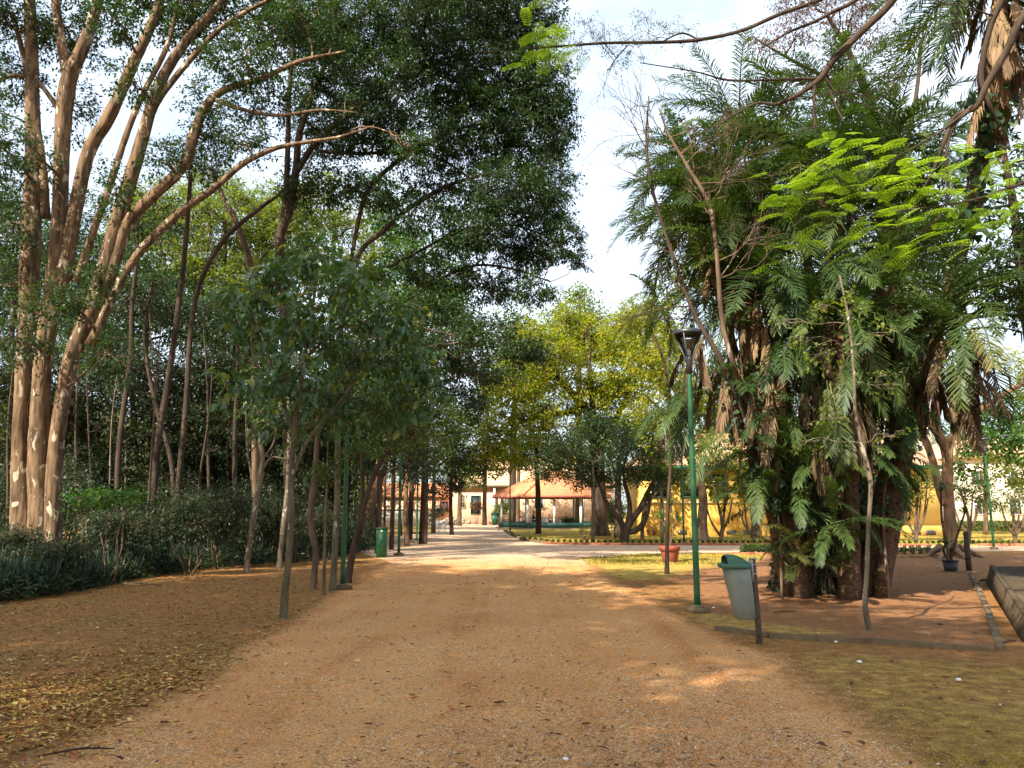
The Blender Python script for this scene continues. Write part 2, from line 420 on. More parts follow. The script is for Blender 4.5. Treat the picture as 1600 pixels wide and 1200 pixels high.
ys=np.concatenate([np.linspace(-60,2,30)[:-1],np.linspace(2,22,210)[:-1],np.linspace(22,60,170)[:-1],np.linspace(60,120,60)[:-1],np.linspace(120,420,20)])
XX,YY=np.meshgrid(xs,ys); PG=np.stack([XX.ravel(),YY.ravel()],1)
PW=PG+np.stack([fbm(PG,21,1.4,4),fbm(PG,22,1.4,4)],1)*np.clip(.30-PG[:,1:2]*.012,.06,.24)
wz={}
for k,sof in (('gravel',.5),('lawn',.15),('patch',.9),('patch2',.5),('strip',.25),('red',.6)):
    wz[k]=smooth01(sdist(PW,POLY[k])/np.where(PG[:,1]>24,.15,sof)*.5+.5)
far=smooth01((PG[:,1]-22)/8)                        # pale sandy gravel beyond the crossing
w_grav=wz['gravel']; w_grass=np.maximum.reduce([wz['lawn'],wz['patch']*.85,wz['patch2']*.40,wz['strip']*.5])*(1-w_grav*.9); w_red=wz['red']*(1-w_grav)
w_grass=np.where((PG[:,1]>55)&(w_grav<.5),np.maximum(w_grass,.6),w_grass)
side=smooth01((-PG[:,0]-1.0)/3.0)                    # leaf mould side under the wood
def groundmat():
    m,nt,o=newmat('ground_mix')
    tc=nd(nt,'ShaderNodeTexCoord').outputs['Object']
    def at(n): return nd(nt,'ShaderNodeAttribute',attribute_name=n).outputs['Fac']
    nA=noise(nt,.7,6,.6,tc); nB=noise(nt,6,8,.7,tc); nC=noise(nt,45,6,.75,tc); nD=noise(nt,160,3,.7,tc)
    vo=nd(nt,'ShaderNodeTexVoronoi'); vo.inputs['Scale'].default_value=70; nt.links.new(tc,vo.inputs['Vector'])
    vc=nd(nt,'ShaderNodeSeparateColor'); nt.links.new(vo.outputs['Color'],vc.inputs[0])
    stones=ramp(nt,vc.outputs[0],[(.0,(.10,.06,.04)),(.3,(.32,.17,.07)),(.72,(.54,.30,.12)),(.92,(.8,.60,.34))])
    sand=ramp(nt,nC,[(.30,(.33,.135,.038)),(.5,(.62,.28,.088)),(.70,(.84,.45,.17))])
    sand=mix(nt,ramp(nt,nA,[(.38,(0,0,0)),(.62,(1,1,1))]),mix(nt,1.0,sand,(.78,.72,.72),'MULTIPLY'),mix(nt,1.0,sand,(1.12,1.02,.86),'MULTIPLY'))
    nT=noise(nt,1.0,5,.55,tc,.8,(1.5,.13,1)); sand=mix(nt,mth(nt,'MULTIPLY',ramp(nt,nT,[(.42,(0,0,0)),(.60,(1,1,1))]),.5),sand,mix(nt,.4,(.68,.40,.165),sand)); sand=mix(nt,mth(nt,'MULTIPLY',ramp(nt,nT,[(.30,(1,1,1)),(.44,(0,0,0))]),.45),sand,mix(nt,1.0,sand,(.68,.6,.52),'MULTIPLY'))
    grav=mix(nt,mth(nt,'MULTIPLY',ramp(nt,mth(nt,'ADD',mth(nt,'MULTIPLY',nB,.6),mth(nt,'MULTIPLY',nA,.4)),[(.42,(0,0,0)),(.6,(1,1,1))]),.75),sand,stones)
    pale=ramp(nt,nB,[(.3,(.40,.26,.16)),(.7,(.62,.43,.28))])
    grav=mix(nt,at('far'),grav,pale)
    soil=ramp(nt,nB,[(.3,(.14,.062,.02)),(.55,(.29,.135,.042)),(.75,(.45,.235,.075))])
    soil=mix(nt,mth(nt,'MULTIPLY',ramp(nt,nA,[(.5,(0,0,0)),(.62,(1,1,1))]),.28),soil,ramp(nt,nC,[(.35,(.07,.075,.015)),(.65,(.20,.18,.05))]))
    soil=mix(nt,mth(nt,'MULTIPLY',ramp(nt,nC,[(.5,(0,0,0)),(.7,(1,1,1))]),.5),soil,(.26,.16,.07))
    gr=ramp(nt,mth(nt,'ADD',mth(nt,'MULTIPLY',nB,.5),mth(nt,'MULTIPLY',nC,.5)),[(.32,(.30,.155,.042)),(.44,(.30,.20,.04)),(.56,(.44,.31,.07)),(.68,(.64,.40,.13))])
    red=ramp(nt,nB,[(.3,(.17,.078,.032)),(.7,(.30,.145,.062))])
    def soft(w,n,k=.9): return mth(nt,'MULTIPLY_ADD',mth(nt,'ADD',w,mth(nt,'MULTIPLY',mth(nt,'SUBTRACT',n,.5),k)),2.2,-.6,clamp=True)
    c=mix(nt,soft(at('red'),nB,.5),soil,red)
    c=mix(nt,soft(at('grass'),mth(nt,'ADD',mth(nt,'MULTIPLY',nB,.6),mth(nt,'MULTIPLY',nC,.4)),2.2),c,gr)
    c=mix(nt,soft(at('gravel'),mth(nt,'ADD',mth(nt,'MULTIPLY',nB,.5),mth(nt,'MULTIPLY',nC,.5)),1.8),c,grav)
    sp=ramp(nt,nD,[(.36,(.5,.48,.46)),(.5,(1,1,1)),(.66,(1.5,1.5,1.5))]); c=mix(nt,1.0,c,sp,'MULTIPLY')
    h=mth(nt,'ADD',mth(nt,'MULTIPLY',nB,.8),mth(nt,'ADD',mth(nt,'MULTIPLY',nC,.35),mth(nt,'MULTIPLY',vo.outputs['Distance'],.25)))
    pbsdf(nt,o,c,.95,bump(nt,h,.8,.035),spec=.12); return m
M['ground']=groundmat()
def build_ground():
    nx,ny=len(xs),len(ys); Z=gz(PG)
    Z+= -w_grav*.012*np.clip((26-PG[:,1])/10,0,1)
    V=np.column_stack([PG,Z])
    i=np.arange(ny-1)[:,None]*nx; k=np.arange(nx-1)[None,:]
    Q=np.stack([i+k,i+k+1,i+nx+k+1,i+nx+k],-1).reshape(-1,4)
    fw={n:a[Q].mean(1) for n,a in (('grav',w_grav),('grass',w_grass),('red',w_red))}
    zone=np.zeros(len(Q),int); zone[fw['red']>.5]=2; zone[fw['grass']>.5]=3; zone[fw['grav']>.5]=1
    for z,name in ((0,'ground'),(1,'gravel_path'),(2,'dirt_bed'),(3,'lawn')):
        q=Q[zone==z]; u,inv=np.unique(q,return_inverse=True); mb=MB(); mb.add(V[u],inv.reshape(-1,4),r=0.5)
        o=mb.build(name,M['ground'],smooth=True); tag(o,kind='structure')
        for an,arr in (('gravel',w_grav),('grass',w_grass),('red',w_red),('far',far)):
            a=o.data.attributes.new(an,'FLOAT','POINT'); a.data.foreach_set('value',arr[u].astype(np.float32))
build_ground()
# ================================================================ TREES, LEFT SIDE
# the big many-stemmed tree with peeling bark
D1=21
t1=[
 [(38,900,51.6),(34,820,32.7),(30,700,21.5),(36,560,20.6),(42,480,24.1),(46,400,29.2),(51,300,25.8),(50,150,20.6),(48,50,18.9),(42,-60,15.5),(36,-160,10.3)],
 [(66,905,48.2),(62,800,36.1),(60,700,31.0),(67,560,25.8),(80,470,27.5),(90,400,28.4),(93,330,24.1),(96,240,23.2),(100,170,25.8),(108,120,25.8),(128,75,20.6),(150,10,17.2),(165,-90,12.0)],
 [(108,120,20.6),(96,70,15.5),(88,10,13.8),(80,-70,10.3)],
 [(72,560,20.6),(86,480,23.2),(102,420,23.2),(120,320,22.4),(140,235,22.4),(172,180,21.5),(206,105,18.9),(236,40,16.3),(262,-30,12.9),(290,-110,8.6)],
 [(72,340,13.8),(66,250,11.2),(44,120,9.5),(20,20,6.9)],
 [(80,885,32),(88,700,25),(112,560,26),(150,470,29.2),(186,340,25.8),(216,240,22.4),(248,135,18.9),(290,66,16.3),(340,10,12.9),(400,-60,8.6)],
 [(140,510,20.6),(170,436,20.6),(198,352,18.9),(240,305,18.1),(285,260,17.2),(305,205,15.5),(322,165,13.8),(352,140,12.0),(410,122,9.5),(470,95,6.9),(540,80,3.4)],
 [(140,540,15.5),(190,436,12.9),(235,375,12.0),(290,325,11.2),(330,298,10.3),(380,256,9),(430,232,7.5),(480,222,6),(530,214,4.5),(585,196,2)],
 [(120,440,12.9),(150,350,11.2),(172,290,10.3),(196,215,9.5),(222,150,8.6),(262,70,7.7),(280,-10,5.2)],
 [(232,190,11.2),(252,150,9.5),(300,90,9.5),(350,40,7.7),(420,0,6.0),(500,-30,3.4)],
 [(335,155,7.7),(360,165,6.9),(400,176,6.0),(440,180,5.2),(500,172,4.3),(560,176,1.7)],
 [(98,180,8.6),(60,130,6.9),(20,118,6.9),(-30,140,6.0)],
]
leafA=dict(L=.11,asp=.5,lai=2.1,per=22,spread=.21,nsec=7,twig=.007)
cl=px_clumps([(-40,-20,80,70,0,1.3),(40,40,70,60),(20,120,60,50),(0,230,60,60),(10,350,55,60,0,.9),(110,60,70,60),(180,30,60,50),(210,130,50,45,0,.7),
  (130,180,45,60,0,.5),(300,40,80,60,0,1.2),(380,90,70,60),(330,170,70,50,0,.7),(420,150,80,60,0,.8),(260,250,60,50,0,.5),(180,300,50,60,0,.6),(350,0,120,60,0,1.3),(230,-20,90,60,0,1.2),(120,-40,90,60,0,1.2),(440,60,70,50,0,1.1),
  (380,220,70,40,0,.9),(320,220,50,50,0,.7),(60,250,40,70,0,.5),(20,440,50,45),(100,470,70,45,19),(30,530,60,50,20,.8),(150,430,45,35,20,.7),(180,560,50,50,20,.8),(520,85,50,36),(560,165,44,26,0,.8),(640,228,50,26,0,.8),(470,20,60,40),(-20,170,40,40)],D1,jit=1.5)
T,a=tree('peeling_bark_tree','huge many stemmed tree with peeling tan bark at the left edge','tree',t1,cl,D1,M['leaf_teal'],M['bark_peel'],seg=14,rough=.13,manytrunks=True,**leafA)

# dense dark canopy leaning over the path
D2=25
t2=[
 [(458,862,19.2),(452,760,16.3),(448,640,14.8),(445,520,14.8),(441,440,16.3),(437,375,16.3),(452,330,14.8),(462,270,12.6),(470,200,11.1),(500,120,8.9),(540,40,6.7)],
 [(437,375,10.4),(447,300,9.6),(450,220,8.9),(452,140,7.4),(460,60,5.2)],
 [(462,270,10.4),(500,215,9.6),(560,170,8.1),(630,120,6.7),(700,90,5.2),(780,80,3.7)],
 [(538,470,7.4),(562,395,7.4),(600,360,7.4),(640,325,7.4),(700,290,5.9),(770,270,4.4)],
 [(546,425,6.7),(560,345,6.7),(580,290,7.4),(640,240,6.7),(720,200,5.2),(800,190,3.7)],
 [(500,236,6.7),(560,240,5.9),(640,238,5.2),(700,255,4.4),(760,300,3.7)],
 [(527,862,11.1),(528,650,8.9),(531,540,8.1),(538,470,7.4),(548,420,6.7)],
 [(534,500,5.2),(575,440,5.2),(660,390,5.2),(720,360,4.4),(790,350,3.7),(860,370,3.0)],
 [(532,530,5.2),(590,490,5.2),(680,440,5.2),(740,415,4.4),(800,420,3.7),(860,440,2.2)],
]
cl=px_clumps([(480,30,90,70),(560,60,90,80),(650,30,90,80),(740,30,90,80),(820,20,80,70),(600,130,90,70),(700,120,90,80),(790,110,90,80),(850,130,60,80),
  (500,210,60,50,0,.8),(560,200,70,55,0,1),(650,220,80,60),(600,300,60,40,0,.6),(660,340,60,40,0,.6),(640,420,60,40,0,.5),(740,200,90,80),(820,220,80,85),(868,200,42,60),(700,300,80,45,0,.9),(790,310,90,70),(855,300,58,75),(875,375,48,45,0,.9),(905,408,24,18,0,.8),
  (740,370,80,45,0,.9),(820,390,60,50),(700,430,60,28,0,.7),(780,450,70,34,0,.8),(840,450,45,28,0,.8),(760,520,60,30,22,.9),(820,548,45,28,22,1.1),(720,500,60,30,22,.8),
  (500,130,70,60,0,.9),(480,300,60,40,0,.5),(540,290,60,50,0,.5),(660,480,60,36,23,.7),(700,550,60,36,23,.9),(640,530,50,36,23,.6),(780,585,50,20,22,.8),(660,-60,200,60),(840,-50,50,50)],D2,jit=1.6)
T,a2=tree('canopy_tree','tall dense dark green tree whose crown hangs over the left of the path','tree',t2,cl,D2,M['leaf_dark'],M['bark_dark'],
  L=.115,asp=.45,lai=3.9,per=26,spread=.22,nsec=8,twig=.008,tilt=.8,droop=.5)

# sunlit crowns seen behind the left wood
bgk=dict(L=.19,asp=.55,lai=2.6,per=20,spread=.4,nsec=6,twig=.014)
def bgtree(lab,px,d,w,clumps,mat,bark='bark_dark',stem=None,group='trees of the left wood',name='wood_tree',**k):
    kk=dict(bgk); kk.update(k)
    st=stem or [[(px,796+EYE*FPX/d,w),(px+4,720,w*.85),(px-3,600,w*.7),(px+3,clumps[0][1],w*.4)]]
    return tree(name,lab,'tree',st,px_clumps(clumps,d,jit=1.2),d,M[mat],M[bark],group=group,**kk)
bgtree('pale olive sunlit tree glimpsed behind the upper left trunks',350,44,14,[(250,340,70,60,0,.6),(350,340,80,70),(420,370,70,60),(300,420,70,60),(390,450,80,50),(460,330,50,60),(480,420,60,50)],'leaf_olive')
bgtree('yellow tinged tree behind the fork of the dark trunk',520,46,14,[(500,330,60,50,0,.9),(560,350,60,50,0,.8),(600,400,60,50),(560,430,60,50),(640,470,60,50),(520,290,45,35,0,.6)],'leaf_olive')
bgtree('bright green tree lit up under the dark hanging canopy',660,38,12,[(650,400,60,45,0,.9),(700,440,60,45),(660,470,70,40),(610,350,45,35,0,.8),(720,380,45,30,0,.8),(590,300,50,36,0,.7),(700,490,60,34),(560,480,50,36)],'leaf_lime',lai=3.4)
bgtree('dull green tree behind the far left edge trunks',20,38,14,[(20,420,70,70),(80,380,50,60,0,.8),(10,300,50,50,0,.6),(130,420,60,60),(200,400,60,60,0,.8),(250,450,70,60)],'leaf_teal')
bgtree('mossy green tree filling the middle of the left wood',230,36,12,[(220,480,80,60),(300,500,80,60),(150,520,80,60),(370,520,70,60),(260,360,55,45,0,.5)],'leaf_teal')
# dense dark lower wood
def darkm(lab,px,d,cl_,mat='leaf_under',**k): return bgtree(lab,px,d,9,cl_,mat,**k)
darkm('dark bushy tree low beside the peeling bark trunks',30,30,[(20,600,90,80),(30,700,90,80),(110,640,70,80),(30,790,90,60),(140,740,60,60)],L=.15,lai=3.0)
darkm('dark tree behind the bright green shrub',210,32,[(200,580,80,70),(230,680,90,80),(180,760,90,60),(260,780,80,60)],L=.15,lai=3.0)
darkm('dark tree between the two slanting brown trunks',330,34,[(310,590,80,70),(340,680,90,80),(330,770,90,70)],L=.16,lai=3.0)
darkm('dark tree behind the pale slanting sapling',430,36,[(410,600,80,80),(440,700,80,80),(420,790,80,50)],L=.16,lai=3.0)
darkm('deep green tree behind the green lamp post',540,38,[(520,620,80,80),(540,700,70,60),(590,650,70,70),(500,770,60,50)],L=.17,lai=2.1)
darkm('deep green tree beyond the square green bin',640,44,[(620,580,80,80),(680,560,70,80),(640,660,70,60),(700,640,60,60),(740,580,45,70)],L=.19,lai=2.1)
# thin trunks in the wood, each its own small tree
def thin(lab,st,cl_,d,bark='bark_dark',leaf='leaf_under',**k):
    kk=dict(L=.13,asp=.5,lai=1.3,per=12,spread=.3,nsec=4,twig=.007); kk.update(k)
    return tree('wood_tree',lab,'tree',st,px_clumps(cl_,d,jit=.8),d,M[leaf],M[bark],group='trees of the left wood',seg=7,**kk)
thin('slim dark red-brown trunk rising through the middle of the wood',[[(232,870,13),(246,700,11),(262,600,10),(276,500,9),(288,400,8),(296,300,7),(300,220,4)]],[(300,250,45,40),(270,330,40,35,0,.7)],25,'bark_dark')
thin('slim curved dark trunk arching right below the long limb',[[(268,868,10),(290,640,9),(300,500,8),(318,430,8),(352,372,8),(400,330,7),(440,300,5),(470,262,3)]],[(470,262,40,30)],26)
thin('mottled slim trunk crossing behind the arching one',[[(402,868,12),(398,600,11),(398,450,10),(384,385,10),(366,340,9),(348,305,7),(330,262,4)]],[(330,262,40,36)],27,'bark_mid')
thin('dark straight trunk left of the bright green shrub',[[(182,868,10),(186,700,9),(204,560,8),(206,480,7),(214,400,5),(216,320,3)]],[(214,350,40,40),(190,470,45,40)],26)
thin('dark leaning trunk right of the bright green shrub',[[(262,868,9),(270,740,8),(240,620,7),(226,520,6),(240,430,4)]],[(235,450,45,40)],27)
thin('straight slim trunk behind the broad leaved sapling',[[(372,866,9),(366,700,8),(372,560,7),(362,460,5)]],[(360,480,50,45)],29)
thin('slim grey stem with a kink beside the slanting sapling',[[(436,886,9),(440,850,8),(446,800,9),(450,760,7),(452,690,6),(450,620,4)]],[(445,640,40,35),(470,560,45,40)],22.2,'bark_pale')
thin('lichen spotted trunk left of the green lamp post',[[(520,918,12),(523,870,10),(527,780,9),(528,690,8),(526,600,5)]],[(520,610,50,45),(555,560,50,45)],16.4,'bark_lichen','leaf_mid',L=.1)
thin('brownish trunk with a knobbly foot beside the broad leaved sapling',[[(488,917,13),(491,900,10),(493,860,10),(485,810,10),(492,740,9),(497,660,7),(500,590,4)]],[(500,600,50,45),(470,660,40,30,0,.7)],16.6,'bark_mid','leaf_mid',L=.1)
thin('dark slanting tree right of the green lamp post',[[(543,906,13),(548,880,11),(560,830,11),(572,780,9),(590,730,8),(620,690,5),(660,660,3)],[(566,805,7),(566,740,6),(562,660,5)]],[(600,660,60,55),(650,680,50,45),(570,620,55,50),(620,600,60,50)],18,'bark_dark','leaf_mid',L=.1)
thin('thick reddish leaning trunk behind the slanting dark tree',[[(566,846,30),(574,800,24),(586,760,22),(600,710,20),(612,650,14),(620,590,8)]],[(620,600,60,50),(580,560,50,50)],36,'bark_brown')
thin('slim trunk between the green bin and the thin dark post',[[(612,852,8),(614,790,7),(616,720,6),(620,640,4)]],[(620,660,55,50),(640,720,45,40)],33)
thin('brown trunk right of the thin dark post',[[(637,846,9),(634,800,8),(636,740,7),(642,670,4)]],[(650,690,55,45)],36,'bark_brown')
thin('stout trunk just left of the white chairs',[[(662,845,11),(664,800,10),(664,760,8),(668,690,5)]],[(675,700,50,50),(650,640,50,40),(700,670,45,50)],38,'bark_mid','leaf_mid',L=.15,lai=1.6)
thin('leafy dark tree hanging over the white chairs',[[(706,833,7),(704,790,6),(706,740,5),(710,690,3)]],[(700,740,45,38),(735,700,45,45),(720,640,45,45),(690,765,30,18)],52,'bark_dark','leaf_under',L=.22,lai=1.8)
# lower undergrowth trees left of the path, small leaf
for lab,px,d,c in (('leafy shrubby tree behind the bin and lamp row',590,30,[(590,700,50,50),(560,650,50,50),(630,640,50,50),(650,730,36,34)]),):
    darkm(lab,px,d,c,L=.15,lai=1.8)
# palms of the understory
# ---------------------------------------------------------------- broad leaved saplings
st=[[(443,962,16),(445,930,12),(450,880,11),(455,800,10),(455,740,9),(462,660,8),(476,560,7),(488,480,5),(500,410,3)],
    [(456,745,7),(480,690,6),(520,640,5),(560,590,3)],[(460,680,6),(440,620,5),(420,560,4),(400,500,2)],[(476,560,5),(520,520,4),(570,480,3)]]
cl=px_clumps([(430,440,60,55),(500,400,60,50),(560,440,60,50),(610,500,60,50),(480,500,80,60),(400,520,55,55),(560,560,70,60),(640,560,55,50),(380,600,50,40,0,.8),(450,590,70,50),(520,640,60,45),(600,640,60,45,0,.9),(440,660,50,35,0,.7),(660,620,45,40,0,.8),(370,470,40,40,0,.8)],12.3,jit=.9)
tree('broad_leaved_sapling','lichen spotted sapling with broad blue-green leaves in front of the left wood','sapling',st,cl,12.3,M['leaf_broad'],M['bark_lichen'],L=.125,asp=.72,kind='heart',lai=2.1,per=9,spread=.2,nsec=6,twig=.004,droop=.75,tilt=.7,brad=.02,ld=.2)
st=[[(385,896,10),(387,870,9),(396,810,9),(406,750,9),(410,715,8),(405,680,6),(403,640,4)],[(408,740,3),(424,715,2.5),(455,720,2)],[(408,720,3),(428,690,2.5),(434,640,2)]]
cl=px_clumps([(402,640,32,22),(415,660,25,16),(395,600,32,30),(432,636,22,20,0,.7),(455,716,16,8,0,.6)],20.6,jit=.3)
tree('broad_leaved_sapling','pale slanting sapling with a small tuft of leaves at the wood edge','sapling',st,cl,20.6,M['leaf_broad'],M['bark_pale'],L=.13,asp=.6,kind='heart',lai=1.2,per=7,spread=.2,nsec=4,twig=.005,droop=.7,brad=.015)
cl=px_clumps([(512,740,30,18),(488,735,22,16,0,.8),(535,720,24,22,0,.8),(560,700,40,30)],15.5,jit=.3)
tree('broad_leaved_sapling','small thin sapling with light green sprays between the trunks and green post','sapling',[[(506,922,6),(507,860,5),(509,790,4),(512,735,3)]],cl,15.5,M['leaf_mid'],M['bark_lichen'],L=.09,asp=.5,kind='heart',lai=1.2,per=8,spread=.16,nsec=4,twig=.004,brad=.012)

# ---------------------------------------------------------------- left bed
def shrub(name,lab,px,py,d,rx,ry,mat='leaf_mid',L=.1,lai=1.8,group=None,nst=5,bark='bark_mid',cat='shrub',flatc=False,**k):
    c=W(px,py,d); base=np.array((c[0],c[1],0.))
    t=thing(name,lab,cat,base,group); att=[]; wm=MB(); lm=MB()
    Rx=rx*d/FPX; Ry=ry*d/FPX
    for i in range(nst):
        a=R.uniform(0,6.28); top=c+np.array((math.cos(a)*Rx*.6,math.sin(a)*Rx*.6,R.uniform(-.2,.4)*Ry))
        att.append(limb(wm,base+np.array((math.cos(a),math.sin(a),0))*.04-np.array((0,0,.05)),top,.012+.012*Rx,.006,bend=.15,n=7,seg=5))
    cs=[(c+np.array((math.cos(a)*Rx*.5,math.sin(a)*Rx*.5,R.uniform(-.25,.25)*Ry)),Rx*.55,Rx*.55,Ry*.65) for a in np.linspace(0,6.28,6)[:-1]+R.uniform(0,1)]+[(c,Rx*.6,Rx*.6,Ry*.9)]
    kk=dict(L=L,lai=lai,per=10,spread=L*1.8,nsec=3,twig=.004); kk.update(k)
    foliage(lm,wm,att,cs,**kk)
    lm.build('foliage',M[mat],t); wm.build('stems',M[bark],t); return t
shrub('umbrella_shrub','bright green flat topped shrub glowing in front of the peeling bark trunk',170,778,17.5,75,18,'leaf_lime',L=.15,lai=1.5,asp=.5,tilt=.25,droop=.1,kind='heart',nst=5)
for lab,px,py,d,rx,ry in (('dull green shrub under the bright flat topped one',190,822,19.5,70,34),('loose tangled shrub right of the bright flat topped one',300,810,20,60,50),
      ('low shrub at the foot of the peeling bark trunk',20,840,17.5,60,26),('twiggy brown tinged shrub in front of the pale leaning sapling',345,800,22,50,60),('dark shrub behind the slanting pale sapling',420,800,25,55,45),('small dark shrub near the knobbly foot trunk',500,820,24,40,40),('bushy dark growth in front of the peeling trunks, left edge',90,860,16.5,60,22)):
    shrub('understory_shrub',lab,px,py,d,rx,ry,'leaf_under',L=.09,lai=1.7,group='shrubs under the left wood',asp=.35)
def frond(lm,wm,P0,az,el,L,droop=1.2,n=40,lw=.03,ll=.22,up=.3,sag=.35,sp=.8,curl=0.0,t0=.14):
    ts=np.linspace(0,1,14); e=el-droop*ts**1.35
    h=np.array((math.cos(az),math.sin(az),0)); hs=np.array((-math.sin(az),math.cos(az),0))
    dirs=np.cos(e)[:,None]*h+np.sin(e)[:,None]*np.array((0,0,1.))+hs*curl*ts[:,None]
    P=np.array(P0)+np.vstack([np.zeros(3),np.cumsum((dirs[1:]+dirs[:-1])/2,axis=0)*L/13])
    tube(wm,P,np.linspace(.018*L/2.5+.004,.004,14),seg=4,cap=False)
    t=np.repeat(np.linspace(t0,1,n),2)+R.uniform(-.004,.004,2*n); t=np.clip(t,0,1); s=np.tile([1,-1],n)
    f=t*13; i=np.minimum(f.astype(int),12); fr=(f-i)[:,None]
    Q=P[i]*(1-fr)+P[i+1]*fr; Tn=unit(dirs[i]); U=unit(np.cross(Tn,np.broadcast_to(hs,Tn.shape)))
    U=np.where(U[:,2:]<0,-U,U); S=s[:,None]*unit(np.cross(U,Tn))
    env=np.sin(np.pi*np.clip((t-t0)/(1-t0)*.80+.12,0,1))**.7
    l=(L*ll*env*R.uniform(.85,1.1,2*n))[:,None]
    D=unit(Tn*(.5+.55*t[:,None])+S*sp+U*(up+R.uniform(-.35,.35,(2*n,1))*(1 if up>0 else 0))+R.normal(size=(2*n,3))*.09)
    Nn=unit(np.cross(D,np.cross(U,D))); Sd=unit(np.cross(D,Nn))*lw
    mid=Q+D*l*.5-np.array((0,0,1.))*l*sag*.2; tip=Q+D*l*.95-np.array((0,0,1.))*l*sag
    V=np.stack([Q+Sd*.3,Q-Sd*.3,mid-Sd*.5,mid+Sd*.5,tip],1)
    b=np.arange(2*n)[:,None]*5
    lm.add(V.reshape(-1,3),b+np.array([0,1,2,3]),b+np.array([3,2,4]),r=np.repeat(np.clip(R.random()*.6+R.random(2*n)*.4,0,1),5))
# snake plants: one mass along the wood's edge
mb=MB(); n=5200
u=R.random(n); pxs=np.where(u<.62,R.uniform(-90,300,n),R.uniform(300,575,n))
edge=np.interp(pxs,[-90,0,120,230,320,420,500,575],[955,940,925,902,890,882,875,862])
py=edge-np.abs(R.normal(size=n))*11-2
base=np.array([G(a,b) for a,b in zip(pxs,py)])+R.normal(size=(n,3))*np.array((.08,.08,0))
D=unit(R.normal(size=(n,3))*.22+np.array((0,0,1.))); Hh=R.uniform(.3,.85,n)*np.where(R.random(n)<.15,1.25,1)
leaves(mb,base-np.array((0,0,.02)),D,rdir(n)*np.array((1,1,.05)),Hh,R.uniform(.03,.065,n),'blade',droop=.0)
tag(mb.build('snake_plants',M['snake']),kind='stuff')
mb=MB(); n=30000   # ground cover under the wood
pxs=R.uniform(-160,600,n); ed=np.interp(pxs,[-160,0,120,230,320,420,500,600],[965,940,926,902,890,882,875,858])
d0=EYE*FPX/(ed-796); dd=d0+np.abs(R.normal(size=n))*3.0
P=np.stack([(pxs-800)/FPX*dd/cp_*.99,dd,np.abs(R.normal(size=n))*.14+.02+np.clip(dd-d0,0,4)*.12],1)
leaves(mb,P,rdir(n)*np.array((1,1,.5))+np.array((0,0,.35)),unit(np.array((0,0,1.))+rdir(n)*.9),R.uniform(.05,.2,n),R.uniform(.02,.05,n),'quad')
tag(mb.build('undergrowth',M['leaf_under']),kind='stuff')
# far wood closing the view behind the left trees and across the back: one mass
mb=MB(); n=260000
px=np.concatenate([R.uniform(-900,590,int(n*.62)),R.uniform(560,2600,n-int(n*.62))])
d=np.where(np.arange(n)<int(n*.62),R.uniform(62,95,n),R.uniform(125,160,n))
top=np.where(np.arange(n)<int(n*.62),10.5,13)+fbm(np.stack([px*.02,d*.05],1),8,1.0,4)*3
z=R.random(n)**.8*top
P=np.stack([(px-800)/FPX*d,d,z],1)+R.normal(size=(n,3))*.5
leaves(mb,P,rdir(n),unit(np.array((0,0,1.))+rdir(n)),R.uniform(.25,.5,n),R.uniform(.18,.3,n),'quad')
tag(mb.build('distant_woodland',M['leaf_olive']),kind='stuff')

# ================================================================ CENTRE
bt=lambda *a,**k: tree(*a,**k)
k48=dict(L=.18,asp=.65,lai=2.9,per=18,spread=.42,nsec=6,twig=.014,tilt=.7)
st=[[(938,834,34,50),(936,822,27,50),(936,800,24,50),(934,740,22,50),(930,690,18,50),(915,640,13,50),(880,600,9,50),(855,570,6,50)],
    [(934,720,13,50),(960,660,10,50),(990,600,8,50),(1010,540,5,50)],[(930,690,12,50),(925,620,10,50),(920,560,7,50),(915,510,4,50)],[(915,640,9,50),(850,650,7,50),(800,665,4,50)]]
tree('yellow_green_tree','big spreading yellow-green tree above the terracotta pavilion roof','tree',st,
 px_clumps([(800,600,50,40),(860,560,60,50),(920,530,60,50),(980,530,50,50),(790,660,50,40),(850,640,60,45),(920,610,60,45),(985,600,50,40),(830,520,45,30,0,.8),(880,500,45,28,0,.8),(770,700,34,34),(1000,650,45,40),(930,670,60,35),(865,690,50,30),(800,715,40,22),(905,715,40,20),(960,600,60,50),(840,570,60,50)],50,jit=2.5),50,M['leaf_yellow'],M['bark_dark'],**k48)
tree('yellow_green_tree','thin branched golden tree standing left of the tall near lamp head','tree',
 [[(1098,846,26,42),(1097,825,16,42),(1096,760,13,42),(1062,680,11,42),(1040,610,9,42),(1015,560,7,42),(1000,520,4,42)],[(1062,680,7,42),(1070,600,6,42),(1060,520,3,42)]],
 px_clumps([(980,500,40,34,0,.8),(1010,480,40,30,0,.8),(1040,520,40,40,0,.8),(1010,560,40,40,0,.8),(1050,590,40,40,0,.7),(1030,650,45,40,0,.9),(1085,620,35,45,0,.7),(1100,700,40,40,0,.8),(1060,740,40,30,0,.8),(1110,760,34,24,0,.8),(1150,720,40,30,0,.7)],42,jit=2),42,M['leaf_yellow'],M['bark_mid'],**k48)
tree('tall_background_tree','tall pale tree poking into the sky behind the yellow one','tree',[[(905,822,14,82),(905,700,11,82),(904,560,8,82),(906,470,4,82)]],
 px_clumps([(905,460,32,20),(895,490,38,28),(925,500,34,34),(880,520,40,30),(960,540,50,40),(910,540,50,40),(1030,560,50,50),(1000,500,30,30,0,.6)],82,jit=3),82,M['leaf_olive'],M['bark_dark'],**dict(k48,L=.34,spread=.8,twig=.02))
